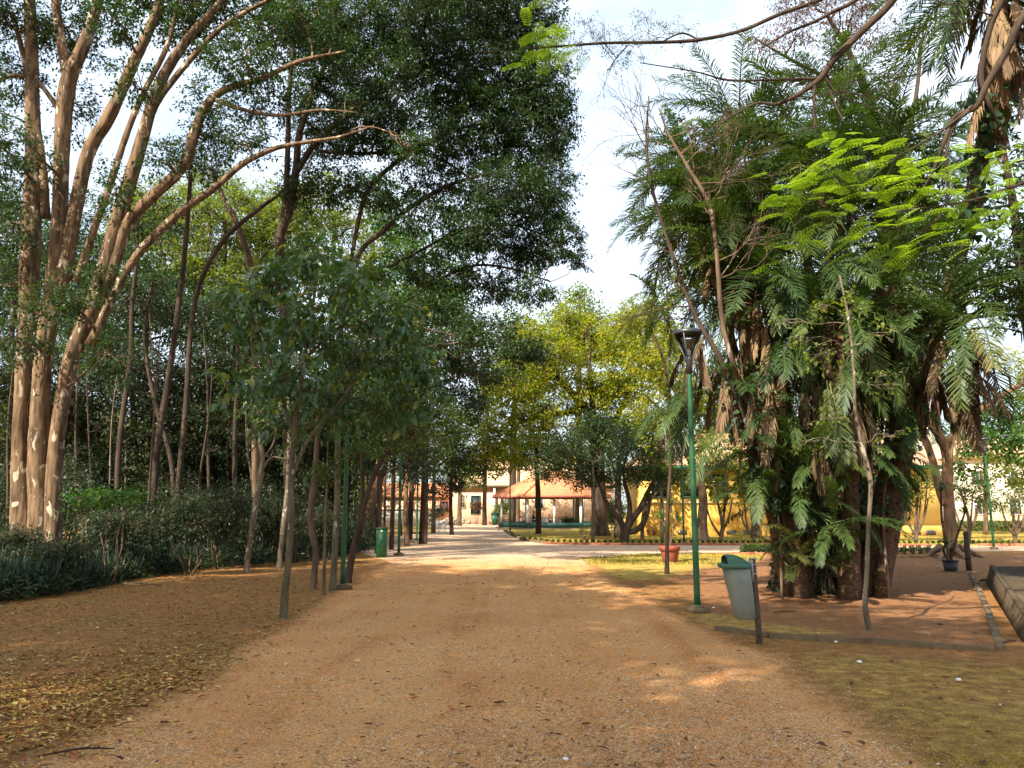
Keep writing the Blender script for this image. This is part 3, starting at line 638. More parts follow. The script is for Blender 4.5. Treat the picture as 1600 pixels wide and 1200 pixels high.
tree('tall_background_tree','green tree lit behind the hanging canopy tip, left of the yellow tree','tree',[[(800,824,12,74),(802,700,10,74),(805,600,7,74),(810,520,4,74)]],
 px_clumps([(810,500,40,30,0,.8),(790,540,45,36),(835,540,40,34),(770,590,45,45),(750,640,40,45),(820,600,60,50)],74,jit=3),74,M['leaf_mid'],M['bark_dark'],**dict(k48,L=.32,spread=.75,twig=.02))
st=[[(975,847,18,41),(977,832,15,41),(985,815,12,41),(1000,795,10,41),(1012,770,8,41),(1024,745,5,41)],[(977,832,12,41),(968,812,9,41),(950,790,7,41),(935,755,5,41)],[(980,822,9,41),(984,790,8,41),(975,750,6,41)],[(975,836,7,41),(1000,824,9,41),(1012,800,7,41),(1016,770,5,41)]]
tree('spreading_low_tree','low dark green tree with several twisted dark stems on the lawn','tree',st,
 px_clumps([(880,700,45,30),(930,680,50,34),(980,690,45,34),(850,735,34,24),(900,740,50,28),(950,740,50,28),(1000,740,40,24),(1035,745,30,20,0,.8),(930,655,34,20),(1010,700,30,26)],41,jit=1.6),41,M['leaf_dark'],M['bark_dark'],**dict(k48,L=.14,asp=.5,lai=2.3,spread=.3,twig=.01))
tree('slender_lawn_tree','slim straight tree standing in front of the pavilion','tree',[[(841,833,10,54),(841,800,9,54),(840,760,8,54),(838,715,6,54),(840,680,4,54)]],
 px_clumps([(840,690,32,24),(820,720,26,18),(860,715,28,20),(850,650,30,26)],54,jit=1),54,M['leaf_mid'],M['bark_dark'],group='slender trees on the lawn',**dict(k48,L=.18))
tree('slender_lawn_tree','very thin lawn tree just left of the big pavilion tree trunk','tree',[[(926,846,6,40),(927,800,5,40),(928,760,4,40),(926,720,3,40)]],
 px_clumps([(926,725,24,18),(915,750,18,12)],40,jit=1),40,M['leaf_dark'],M['bark_mid'],group='slender trees on the lawn',**dict(k48,L=.13))
tree('slender_lawn_tree','straight dark trunk behind the twisted low tree','tree',[[(966,842,13,46),(966,800,11,46),(966,750,9,46),(970,700,5,46)]],
 px_clumps([(970,700,34,28),(990,670,34,28)],46,jit=1),46,M['leaf_mid'],M['bark_dark'],group='slender trees on the lawn',**dict(k48))
tree('slender_lawn_tree','thin curved tree between the twisted tree and the yellow wall','tree',[[(1004,843,7,43),(1004,815,6,43),(1010,780,5,43),(1022,750,4,43),(1030,720,2.5,43)],[(1008,795,4,43),(1026,770,3,43),(1046,755,2,43)]],
 px_clumps([(1030,715,30,20,0,.9),(1050,745,20,12,0,.7)],43,jit=1),43,M['leaf_mid'],M['bark_mid'],group='slender trees on the lawn',**dict(k48,L=.14))
tree('slender_lawn_tree','thin dark stemmed tree right behind the terracotta pot','tree',[[(1035,846,7,40),(1035,815,6,40),(1034,780,5,40),(1032,740,3,40)]],
 px_clumps([(1032,735,20,16)],40),40,M['leaf_mid'],M['bark_dark'],group='slender trees on the lawn',**dict(k48,L=.14))
tree('tall_thin_tree','tall thin tree with a sparse crown standing in front of the terracotta pot','tree',[[(1042,896,9,20.6),(1042,870,7,20.6),(1043,800,6,20.6),(1048,720,6,20.6),(1046,640,5,20.6),(1038,570,4,20.6),(1020,520,3,20.6)],[(1047,700,3,20.6),(1058,640,3,20.6),(1062,590,2,20.6)],[(1044,650,3,20.6),(1010,620,2,20.6)]],
 px_clumps([(1025,530,34,26,0,.7),(1050,600,34,30,0,.6),(1018,610,30,26,0,.6),(1060,660,24,26,0,.5),(1025,690,26,20,0,.5)],20.6,jit=.6),20.6,M['leaf_yellow'],M['bark_dark'],L=.10,asp=.6,lai=1.1,per=9,spread=.22,nsec=5,twig=.005,brad=.015)
# beyond the plaza, by the peach house
for lab,px,d,cl_,mt in (('slim tree with two trunks in front of the peach house',757,84,[(750,720,30,20),(770,735,28,14),(735,735,24,18),(765,700,30,20)],'leaf_dark'),
     ('dark trunked tree right behind the small pavilion lamp',809,82,[(805,700,28,22),(820,680,30,24)],'leaf_mid'),
     ('leafy tree at the left corner of the peach house',718,80,[(716,735,22,26),(730,720,22,20),(705,700,26,30),(738,752,16,14)],'leaf_mid')):
    tree('house_tree',lab,'tree',[[(px,796+EYE*FPX/d,8,d),(px,790,7,d),(px+1,750,6,d),(px+2,cl_[0][1],4,d)]],px_clumps(cl_,d,jit=1.2),d,M[mt],M['bark_mid'],group='trees in front of the peach house',**dict(k48,L=.3,spread=.6,twig=.02))
shrub('garden_shrub','bare stemmed little bush on the lawn in front of the big trunk',913,825,43,14,10,'leaf_mid',L=.08,lai=.4,group='bushes by the buildings',nst=7)
shrub('garden_shrub','round bush under the right half of the pavilion',888,812,74,14,10,'leaf_mid',L=.2,group='bushes by the buildings')
shrub('garden_shrub','purple-leaved bush under the peach house window',745,788,86,12,10,'leaf_pod',L=.25,group='bushes by the buildings')
shrub('garden_shrub','green bush behind the left side of the pavilion',786,795,78,16,14,'leaf_mid',L=.25,group='bushes by the buildings')
shrub('garden_shrub','dark bush at the far left corner of the peach house',682,800,86,16,14,'leaf_under',L=.25,group='bushes by the buildings')
shrub('garden_shrub','dark bush behind the twisted low tree by the yellow wall',958,800,62,26,26,'leaf_dark',L=.2,group='bushes by the buildings')

# ================================================================ RIGHT
vtop=dict(L=.13,asp=.5,lai=1.7,per=12,spread=.28,nsec=4,twig=.008,tilt=.4)
for lab,px,py,d,cl_,mt in (
   ('bare vase shaped small tree before the yellow wall left of the palms',1125,843,42,[(1110,740,30,16,0,.6),(1135,720,30,20,0,.6)],'leaf_mid'),
   ('small leafy tree in front of the grey trunk by the yellow wall',1176,846,40,[(1170,775,26,20),(1160,750,30,18),(1190,760,20,20)],'leaf_yellow'),
   ('wide vase shaped small tree just right of the palm clump',1401,842,42,[(1380,775,34,22),(1410,760,34,24),(1360,760,26,20),(1425,785,20,10)],'leaf_mid'),
   ('narrow small tree in front of the right basement vent',1431,843,42,[(1435,770,34,14),(1450,745,30,18),(1415,745,26,16)],'leaf_mid'),
   ('low flat topped tree left of the far lamp post',1512,842,38,[(1500,765,34,22),(1530,775,34,18),(1480,750,28,20),(1540,750,30,18)],'leaf_mid'),
   ('low flat topped tree right of the far lamp post',1586,845,38,[(1580,780,36,22),(1610,765,34,22),(1560,790,24,14)],'leaf_mid')):
    st=[[(px,py,7,d),(px+R.uniform(-3,3),py-28,5,d),(cl_[0][0],cl_[0][1],3,d)]]+[[(px,py-6,4,d),(px+(cx-px)*.6,py-30,3,d),(cx,cy,1.6,d)] for cx,cy in ((cl_[1][0],cl_[1][1]),(px-24,py-62),(px+20,py-66),(px+8,py-70))]
    tree('small_lawn_tree',lab,'tree',st,px_clumps(cl_,d,jit=.8),d,M[mt],M['bark_mid'],group='small trees on the lawn by the yellow building',**vtop)
tree('grey_trunk_tree','thick pale grey trunk standing against the yellow wall','tree',[[(1181,838,18,46),(1180,815,11,46),(1178,770,10,46),(1176,720,8,46),(1174,660,5,46)]],px_clumps([(1175,650,50,40),(1150,690,34,30),(1200,690,34,30)],46,jit=1),46,M['leaf_mid'],M['bark_pale'],**vtop)
# forked brown tree
D3=29
st=[[(1488,869,40),(1486,856,21),(1483,800,17),(1480,750,16),(1478,705,16),(1462,672,13),(1444,640,11),(1420,605,9),(1412,560,5)],
    [(1476,790,11),(1468,765,12),(1455,712,11),(1440,680,11),(1412,655,9),(1390,640,6)],
    [(1478,705,13),(1498,668,11),(1532,640,9),(1580,610,6),(1630,580,4)],[(1466,680,9),(1464,630,8),(1460,580,6),(1470,530,4)],[(1440,640,7),(1446,600,5),(1436,555,3)]]
cl=px_clumps([(1440,560,40,34,0,.35),(1500,600,45,34,0,.4),(1560,565,50,30,0,.6),(1610,590,50,34,0,.8),(1420,590,30,30,0,.3),(1480,540,50,34,0,.4)],D3,jit=1)
T,_=tree('forked_tree','forked brown tree with spreading roots beside the black potted plant','tree',st,cl,D3,M['leaf_yellow'],M['bark_brown'],L=.11,asp=.5,lai=1.4,per=12,spread=.28,nsec=5,twig=.007)
mb=MB()
for (a,b) in (((1470,866),(1440,872)),((1500,866),(1545,873)),((1492,868),(1515,876)),((1480,868),(1462,878))):
    p=G(*a); q=G(*b); tube(mb,[p+(0,0,.25),(p*.6+q*.4)+(0,0,.14),q-(0,0,.06)],[.14,.09,.04],seg=7,n=9,rough=.1)
mb.build('roots',M['bark_brown'],T,smooth=True)
# bright crowns right background
for lab,px,d,cl_,mt in (('bright yellow-green tree behind the far lamp',1540,52,[(1510,690,40,34),(1560,680,45,34),(1600,700,40,34),(1530,640,45,34),(1590,640,45,36),(1500,730,30,20)],'leaf_lime'),
   ('olive tree at the far right edge behind the lawn',1620,60,[(1600,740,45,30),(1640,680,60,60),(1560,720,34,24),(1640,600,60,60)],'leaf_olive'),
   ('tall light green tree behind the yellow building roof',1400,70,[(1390,640,34,34),(1420,670,30,20),(1370,600,40,50),(1350,560,40,50)],'leaf_olive'),
   ('leafy tree behind the left end of the yellow building',1110,68,[(1110,660,45,40),(1080,620,40,40),(1140,620,40,45),(1170,670,40,36),(1120,570,40,36),(1210,640,40,40)],'leaf_mid'),
   ('tall wispy tree against the sky left of the palm clump',1045,62,[(1050,470,28,30,0,.5),(1035,430,22,34,0,.4),(1065,430,24,40,0,.5),(1055,530,30,30,0,.6)],'leaf_olive')):
    tree('background_tree',lab,'tree',[[(px,796+EYE*FPX/d,7,d),(px,750,6,d),(px-2,cl_[0][1]+20,4,d),(px-2,cl_[0][1],4,d)]],px_clumps(cl_,d,jit=2),d,M[mt],M['bark_mid'],group='trees beyond the yellow building',**dict(k48,L=.26,spread=.6,twig=.02))
tree('red_podded_tree','sparse tree with reddish pods showing above the palm clump','tree',
 [[(1395,868,14,30),(1395,700,12,30),(1392,400,11,30),(1370,200,15,30),(1330,90,10,30),(1290,20,6,30)],[(1370,200,9,30),(1300,130,7,30),(1230,90,5,30),(1180,60,3,30)],[(1400,300,9,30),(1430,160,7,30),(1440,60,5,30)]],
 px_clumps([(1200,70,50,40,0,.9),(1260,40,60,45),(1330,50,60,45),(1300,110,60,40,0,.8),(1220,130,45,34,0,.7),(1390,60,45,40),(1380,130,50,35,0,.7),(1340,0,80,40),(1250,-10,60,30)],30,jit=1.5),30,M['leaf_pod'],M['bark_dark'],L=.13,asp=.4,lai=.85,per=12,spread=.4,nsec=7,twig=.009,droop=.8)
tree('dark_leafed_tree','dark glossy tree filling the gap at the right edge below the thatched palm','tree',
 [[(1640,900,26,19),(1630,700,22,19),(1600,450,18,19),(1580,300,12,19),(1560,200,6,19)]],
 px_clumps([(1560,420,40,60),(1600,350,50,60),(1600,480,45,45),(1540,330,34,40),(1600,250,50,50,0,.8),(1590,150,50,50,0,.6),(1500,440,36,36,0,.8)],19,jit=1),19,M['leaf_dark'],M['bark_dark'],L=.13,asp=.6,kind='heart',lai=1.7,per=10,spread=.26,nsec=5,twig=.006)

# pole-thin young trees crowding the wood
for (px,d,lean,top) in ((118,24,10,520),(148,27,-14,470),(168,29,18,560),(196,30,-6,600),(226,24,26,500),(252,31,-20,470),(312,28,22,540),(330,31,-14,480),(352,33,8,560),(395,31,-10,600),(418,34,20,580),(462,33,-8,640),(505,32,12,620),(8,23,14,560),(556,40,4,690),(586,44,-5,700),(600,48,6,690),(628,50,-3,700),(645,54,4,720),(574,52,5,700)):
    y0=796+EYE*FPX/d; w=R.uniform(3.5,6.5)*(24/d)**.5
    bk=M[['bark_dark','bark_brown','bark_mid','bark_pale'][R.choice(4,p=[.45,.2,.25,.1])]]
    P,Rr=px_path([(px,y0,w,d),(px+lean*.2+R.uniform(-5,5),y0*.66+top*.34,w*.8,d),(px+lean*.6+R.uniform(-5,5),y0*.33+top*.67,w*.6,d),(px+lean,top,w*.35,d)],d); P[0][2]=-.1
    t=thing('young_tree','thin pole-like young tree crowded among the dark trees of the left wood','tree',(P[0][0],P[0][1],0),'thin young trees in the left wood')
    mb=MB(); a=tube(mb,P,Rr,seg=6,n=22,rough=.1); mb.build('trunk',bk,t,smooth=True)
    wm=MB(); lm=MB(); foliage(lm,wm,[a],px_clumps([(px+lean,top,30,26),(px+lean*.6-18,top*.7+y0*.3,18,14,0,.6),(px+lean*.4+16,top*.5+y0*.5,16,12,0,.5)],d,jit=.5),L=.12,lai=1.2,per=9,spread=.25,nsec=4,twig=.006,brad=.02)
    lm.build('crown',M['leaf_under'],t); wm.build('twigs',bk,t)

bgtree('broad yellow-green tree filling the sky behind the middle trunks',400,52,12,[(260,330,80,60),(340,300,70,50,0,.8),(430,330,70,60,0,.9),(280,420,80,60),(380,420,80,60),(480,400,70,60),(560,470,70,50),(200,360,60,60,0,.8)],'leaf_olive')
bgtree('dull olive tree filling the gap at the far left behind the peeling trunks',60,48,12,[(0,330,70,60,0,.7),(60,400,80,60),(0,480,90,70),(120,350,60,60,0,.7),(140,480,80,60),(60,560,90,60),(180,560,80,60)],'leaf_teal')
bgtree('green tree filling the gap behind the broad leaved sapling',420,46,12,[(300,500,80,50),(400,500,80,60),(480,520,80,50),(560,540,70,60),(640,520,60,50),(350,570,80,50)],'leaf_mid')
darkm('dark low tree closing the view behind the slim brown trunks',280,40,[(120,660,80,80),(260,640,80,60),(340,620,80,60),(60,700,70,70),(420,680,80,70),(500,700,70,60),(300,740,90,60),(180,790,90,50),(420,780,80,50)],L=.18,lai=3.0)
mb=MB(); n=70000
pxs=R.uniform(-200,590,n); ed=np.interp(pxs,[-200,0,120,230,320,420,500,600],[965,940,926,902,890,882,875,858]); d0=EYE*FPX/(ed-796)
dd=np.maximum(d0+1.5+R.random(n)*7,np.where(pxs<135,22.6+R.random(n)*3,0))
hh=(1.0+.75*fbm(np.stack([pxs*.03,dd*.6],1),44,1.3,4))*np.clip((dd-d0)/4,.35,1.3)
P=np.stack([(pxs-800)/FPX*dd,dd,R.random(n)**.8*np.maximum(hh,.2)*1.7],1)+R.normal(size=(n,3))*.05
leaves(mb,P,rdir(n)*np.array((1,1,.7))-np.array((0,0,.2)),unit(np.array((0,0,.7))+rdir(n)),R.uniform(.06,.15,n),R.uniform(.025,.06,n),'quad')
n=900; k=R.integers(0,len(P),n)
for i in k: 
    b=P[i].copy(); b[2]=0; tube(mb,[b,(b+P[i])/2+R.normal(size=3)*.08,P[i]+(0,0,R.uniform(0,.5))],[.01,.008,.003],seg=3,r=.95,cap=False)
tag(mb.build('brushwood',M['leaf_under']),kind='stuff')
# ================================================================ PALM CLUMP
DP=15.6
pc=thing('palm_clump','huge many stemmed palm clump with hanging dead fronds on bare red soil','palm',(*G(1300,925)[:2],0))
stems=[ # (path px,py,w,depth) ; crown centre is the last point
 [(1236,915,24,15.6),(1206,790,20,15.5),(1182,680,19,15.3),(1160,600,17,15.2),(1138,510,16,15.2),(1128,430,14,15.4),(1124,340,12,15.6)],
 [(1255,920,24,15.2),(1228,760,22,15.2),(1196,620,19,15.0),(1185,520,17,15.0),(1176,440,13,15)],
 [(1325,925,32,15.0),(1328,800,26,14.8),(1322,680,23,14.6),(1312,580,20,14.5),(1305,500,14,14.4)],
 [(1352,920,32,15.6),(1374,800,27,15.8),(1392,700,24,16),(1400,600,22,16.2),(1404,500,19,16.4),(1402,420,14,16.6)],
 [(1290,925,24,16.4),(1284,700,20,16.8),(1270,500,17,17),(1255,330,14,17.2),(1245,240,12,17.2)],
 [(1340,925,22,17),(1360,650,19,17.6),(1380,400,16,18),(1385,230,13,18)],
 [(1240,925,17,16.6),(1190,650,16,17),(1140,430,14,17.4),(1108,300,12,17.6)],
 [(1376,920,22,15.8),(1420,700,20,16.2),(1470,500,19,15.6),(1515,350,22,14.6),(1545,200,32,13.6),(1558,80,33,13.2),(1566,-40,22,13)],
 [(1372,920,22,15.4),(1400,740,19,15.2),(1440,620,17,14.8),(1480,540,14,14.4),(1500,500,12,14.2)],
]
crowns=[ # n fronds, length, dead fronds
 (32,2.35,18),(26,2.3,22),(24,2.0,22),(28,2.5,16),(30,2.6,4),(30,2.7,2),(30,2.25,3),(30,2.6,46),(22,2.6,20)]
F=[]   # (key, kind, mb)
for st,(nf,L,nd_) in zip(stems,crowns):
    P,Rr=px_path(st,DP); P[0][2]=-.1
    mb=MB(); a=tube(mb,P,Rr,seg=10,n=len(st)*6,rough=.16); mb.build('stem',M['palm_bark'],pc,smooth=True)
    c=P[-1]; ax=unit(P[-1]-P[-2])
    for k in range(int(nf*1.6)):
        el=math.radians(R.choice([R.uniform(35,80),R.uniform(0,45),R.uniform(-30,10)],p=[.35,.4,.25]))
        az=k*2.399+R.uniform(-.3,.3)
        lm=MB(); o=c+R.normal(size=3)*.09
        frond(lm,lm,o,az,el,L*R.uniform(.75,1.1),droop=R.uniform(.9,1.7),n=52,ll=R.uniform(.17,.22),lw=.027,sag=R.uniform(.05,.35),curl=R.uniform(-.3,.3))
        old=el<.0 and R.random()<.35
        F.append((c[1]-math.cos(el)*-math.sin(az)*1.2,'frond_old' if old else 'frond',lm))
    for k in range(nd_):
        lm=MB(); az=R.uniform(0,6.28); dn=R.uniform(0,1.0 if nd_<40 else 2.0)
        o=c-ax*dn+R.normal(size=3)*.06+np.array((math.cos(az),math.sin(az),0))*.12
        frond(lm,lm,o,az,math.radians(R.uniform(-75,-30)),L*R.uniform(.35,.62),droop=R.uniform(.5,1.0),n=30,ll=.2,lw=.04,sag=.9,sp=.35,up=0,curl=R.uniform(-.3,.3))
        F.append((c[1]+math.sin(az),'frond_dead',lm))
# low and drooping fronds placed where the clump sends out young shoots
for (px,py,d,n,L,e0,e1,a0,a1,kind) in (
  (1150,650,15.6,16,2.1,-20,60,0,6.28,'frond'),(1215,800,14.9,16,1.5,5,80,0,6.28,'frond'),(1260,760,14.6,16,1.7,-10,80,0,6.28,'frond'),(1380,720,15.2,8,1.25,-40,40,-1.3,1.3,'frond'),
  (1240,880,14.7,12,1.1,0,80,0,6.28,'frond_old'),(1320,880,14.6,9,1.0,20,80,0,6.28,'frond'),(1310,560,14.2,16,1.4,-75,-20,0,6.28,'frond'),(1300,640,14.2,14,1.3,-80,-30,0,6.28,'frond_old'),(1345,560,14.3,14,1.4,-70,-10,0,6.28,'frond'),
  (1240,520,14.5,14,1.6,-50,30,0,6.28,'frond'),(1480,470,14.0,10,2.6,0,45,-1.6,.5,'frond'),(1030,470,19,10,1.5,-30,70,0,6.28,'frond_old'),(1060,240,18.5,18,1.9,-30,80,0,6.28,'frond'),(1440,260,16.5,22,2.4,-20,80,0,6.28,'frond'),(1330,330,15.6,24,2.5,-20,80,0,6.28,'frond'),(1180,330,15.6,22,2.3,-30,70,0,6.28,'frond'),(1420,520,15.8,16,1.9,-50,40,0,6.28,'frond'),(1160,200,18,16,2.4,0,80,0,6.28,'frond'),(1310,170,18,18,2.4,0,80,0,6.28,'frond'),
  (1360,820,15.6,6,.9,-10,70,-1.4,1.4,'frond'),(1165,540,14.9,12,1.5,-88,-60,0,6.28,'frond_dead'),(1190,620,14.7,14,1.4,-88,-60,0,6.28,'frond_dead'),(1280,660,14.3,12,1.3,-88,-60,0,6.28,'frond_dead'),(1335,600,14.2,12,1.4,-88,-60,0,6.28,'frond_dead'),(1420,560,14.9,12,1.3,-88,-60,0,6.28,'frond_dead'),(1320,500,14.4,10,1.4,-88,-60,0,6.28,'frond_dead'),(1300,600,13.9,12,1.6,-88,-55,0,6.28,'frond_old'),(1230,640,14.7,10,1.4,-60,30,0,6.28,'frond'),(1290,720,14.5,12,1.2,-60,50,0,6.28,'frond'),(1350,700,14.7,12,1.3,-70,20,0,6.28,'frond'),(1395,620,15,10,1.4,-60,20,0,6.28,'frond'),(1180,720,15.2,12,1.6,-40,60,0,6.28,'frond'),(1300,820,14.3,12,1.4,-20,70,0,6.28,'frond'),(1220,430,14.8,18,1.8,-60,30,0,6.28,'frond'),(1380,480,14.8,18,1.8,-60,30,0,6.28,'frond'),(1105,430,15.8,14,1.7,-50,50,0,6.28,'frond'),(1090,620,16.2,10,1.8,-50,30,2,4.3,'frond'),(1260,600,14.6,14,1.5,-88,-55,0,6.28,'frond_dead'),(1150,560,15,12,1.5,-88,-50,0,6.28,'frond_dead'),(1400,520,15,14,1.4,-88,-55,0,6.28,'frond_dead'),(1502,555,14.3,16,1.4,-88,-55,0,6.28,'frond_dead'),(1205,560,15,18,1.7,-88,-55,0,6.28,'frond_dead'),(1310,590,14.5,12,1.5,-88,-55,0,6.28,'frond_dead'),(1095,530,15,7,1.3,-88,-45,0,6.28,'frond_dead'),(1300,420,15,18,1.9,-30,50,0,6.28,'frond')):
    c=W(px,py,d)
    for k in range(n):
        lm=MB(); az=R.uniform(a0,a1)
        dead=kind=='frond_dead'
        frond(lm,lm,c+R.normal(size=3)*(.12 if dead else .08),az,math.radians(R.uniform(e0,e1)),L*R.uniform(.7,1.1),droop=R.uniform(.3,.6) if dead else R.uniform(.7,1.3),n=44,ll=.2 if dead else .19,lw=.03 if dead else .025,sag=.8 if dead else .4,sp=.35 if dead else .8,up=0 if dead else .3,curl=R.uniform(-.3,.3))
        F.append((d+math.sin(az)*.8,kind,lm))
F.sort(key=lambda e:e[0])
rest={}
for i,(k,kind,lm) in enumerate(F):
    if i<96: lm.build('dead_frond' if kind=='frond_dead' else 'frond',M[kind],pc)
    else:
        r=rest.setdefault(kind,MB()); r.q+= [q+r.n for q in lm.q]; r.t+=[t+r.n for t in lm.t]; r.v+=lm.v; r.r+=lm.r; r.n+=lm.n
for kind,lm in rest.items(): tag(lm.build('dead_fronds' if kind=='frond_dead' else 'fronds',M[kind],pc),kind='stuff')
# fibrous root mound
mb=MB()
for k in range(26):
    a=R.uniform(0,6.28); rr=R.uniform(.2,.95); c=G(1302,925)+np.array((math.cos(a)*rr*.95,math.sin(a)*rr*.6+.35,0)); h=R.uniform(.5,1.9)*(1.1-rr*.6)
    tube(mb,[c-(0,0,.1),c+(math.cos(a)*.06,0,h*.5),c+(R.uniform(-.1,.1),0,h)],[R.uniform(.13,.22),.13,.05],seg=8,n=9,rough=.22)
mb.build('root_mound',M['palm_bark'],pc,smooth=True)
mb=MB(); n=7000
a=R.uniform(0,6.28,n); h=R.random(n)**1.3*2.3; rr=(1.06-h*.12)
c0=G(1302,925)+np.array((0,.35,0)); P=c0+np.stack([np.cos(a)*rr*R.uniform(.75,1.05,n),np.sin(a)*rr*.68,h],1)
leaves(mb,P,unit(np.stack([np.cos(a)*.5,np.sin(a)*.5,R.uniform(-1.2,.6,n)],1)+rdir(n)*.6),unit(np.stack([np.cos(a),np.sin(a),np.full(n,.6)],1)+rdir(n)*.6),R.uniform(.06,.16,n),R.uniform(.02,.09,n),'quad')
mb.build('climbing_leaves',M['leaf_under'],pc)
mb=MB(); n=1500   # fibre skirt at the foot
a=R.uniform(0,6.28,n); P=c0+np.stack([np.cos(a)*1.0,np.sin(a)*.66,R.uniform(.1,1.5,n)],1)
leaves(mb,P,unit(np.stack([np.cos(a)*.35,np.sin(a)*.35,np.full(n,-1.)],1)+rdir(n)*.3),np.stack([np.cos(a),np.sin(a),np.zeros(n)],1),R.uniform(.2,.5,n),R.uniform(.012,.03,n),'blade')
mb.build('fibre_skirt',M['frond_dead'],pc)
# climbing philodendron on the thatched palm and vine on the right stem
for lab,pts,sz in (('big heart leaved climber on the thatched palm stem',[(1535,150,13.2),(1525,230,13.6),(1510,300,13.9),(1500,380,14.2),(1470,500,15.2),(1422,700,15.8),(1378,905,15.5)],.2),('leafy vine hanging down the right palm stem',[(1405,430,15.6),(1408,560,15.4),(1396,680,15.2),(1380,800,15.1)],.12),('scrambling vine over the left palm stem',[(1150,560,14.7),(1180,680,14.8),(1215,800,14.9)],.11)):
    P=np.array([W(*p) for p in pts]); base=P[-1].copy(); base[2]=0
    t=thing('climbing_vine',lab,'vine',base,'climbers on the palm clump'); wm=MB(); tube(wm,np.vstack([P,base[None]]),np.linspace(.02,.03,len(P)+1),seg=5,n=24); lm=MB()
    n=260; f=R.random(n)*min(len(P)-1,3.2); i=np.minimum(f.astype(int),len(P)-2); fr=(f-i)[:,None]
    q=P[i]*(1-fr)+P[i+1]*fr+R.normal(size=(n,3))*np.array((.26,.16,.12))-np.array((0,.15,0))
    leaves(lm,q,rdir(n)*np.array((1,1,.4))+np.array((0,-.3,-.7)),unit(rdir(n)*.6+np.array((0,-.7,.8))),sz*R.uniform(.6,1.2,n),sz*.8,'heart')
    lm.build('foliage',M['leaf_teal'],t); wm.build('stem',M['vine_bark'],t)

# ---------------------------------------------------------------- bare tree left of the palms
def twiggy(mb,p,d,L,r,depth,spread=.6,up=.1):
    if depth==0 or r<.0015: return
    q=p+d*L; m=(p+q)/2+R.normal(size=3)*L*.07
    tube(mb,[p,m,q],[r,r*.85,r*.65],seg=4 if r<.01 else 6,cap=False)
    for k in range(R.integers(2,4)):
        nd2=unit(d+rdir(1)[0]*spread+np.array((0,0,up))); s=p+(q-p)*R.uniform(.45,1) if k else q
        twiggy(mb,s,nd2,L*R.uniform(.6,.88),r*R.uniform(.5,.68),depth-1,spread,up)
base=G(1112,900); base=np.array((W(1118,600,14.6)[0],14.6,0))
for lab,stem,nb,sp,mat,dd in (('dark bare stemmed tree leaning left against the sky beside the palms',[(1240,920,12,15.4),(1214,800,10,15.0),(1168,660,8.5,14.7),(1125,560,8),(1085,490,7),(1045,380,6),(1018,290,5),(1010,220,4),(1014,150,2)],12,.6,'bark_dark',14.4),
                         ('pale bare tree with tangled grey twigs in front of the palm crowns',[(1250,922,12,15.5),(1222,800,10,15.2),(1176,660,9,15.0),(1146,570,8.5),(1128,500,8),(1120,400,7.5),(1108,320,7),(1075,262,6),(1045,210,4),(1030,170,2.5)],22,.75,'bark_mid',14.0)):
    P,Rr=px_path(stem,dd); P[0][2]=-.1
    t=thing('bare_tree',lab,'tree',(P[0][0],P[0][1],0),'bare trees beside the palm clump'); mb=MB(); Q,q=tube(mb,P,Rr,seg=8,n=34,rough=.08); mb.build('trunk',M[mat],t,smooth=True)
    mb=MB()
    for k in range(nb):
        i=R.integers(16,33); dr=unit(np.array((R.uniform(-1,.3) if nb<20 else R.uniform(-.6,1),R.uniform(-.5,.5),R.uniform(-.1,.9))))
        twiggy(mb,Q[i],dr,R.uniform(.4,.75),max(q[i]*.35,.012),5,sp)
    mb.build('branches',M[mat],t)
# thin sapling in front of the palms
P,Rr=px_path([(1360,977,10),(1352,950,8.5),(1354,900,7),(1357,820,6.5),(1360,750,6.5),(1345,690,6),(1336,640,5),(1334,580,4),(1326,500,4),(1312,430,2.5)],11.2); P[0][2]=-.1
t=thing('pale_sapling','thin crooked pale sapling standing on red soil in front of the palm clump','sapling',(P[0][0],P[0][1],0)); mb=MB(); Q,q=tube(mb,P,Rr,seg=8,n=50,rough=.08); mb.build('trunk',M['bark_pale'],t,smooth=True)
wm=MB(); lm=MB(); foliage(lm,wm,[(Q[20:],q[20:])],px_clumps([(1290,560,40,30),(1250,530,26,20,0,.8),(1380,600,34,30,0,.8),(1300,650,40,26,0,.7),(1400,680,26,20,0,.8),(1260,690,26,18,0,.9),(1330,480,34,34,0,.8),(1280,480,26,26,0,.6),(1385,520,30,26,0,.6),(1215,505,14,10,0,1.2)],11,jit=.5),L=.07,asp=.6,kind='heart',lai=.55,per=7,spread=.12,nsec=6,twig=.004,droop=.4,brad=.02)
lm.build('crown',M['leaf_olive'],t); wm.build('twigs',M['bark_pale'],t)

M['leaf_path']=leafmat('leaf_path',[(.06,.03,.02),(.14,.07,.035),(.25,.14,.06),(.35,.24,.1)],.05,.8,.1,tcol=(1,.9,.7))
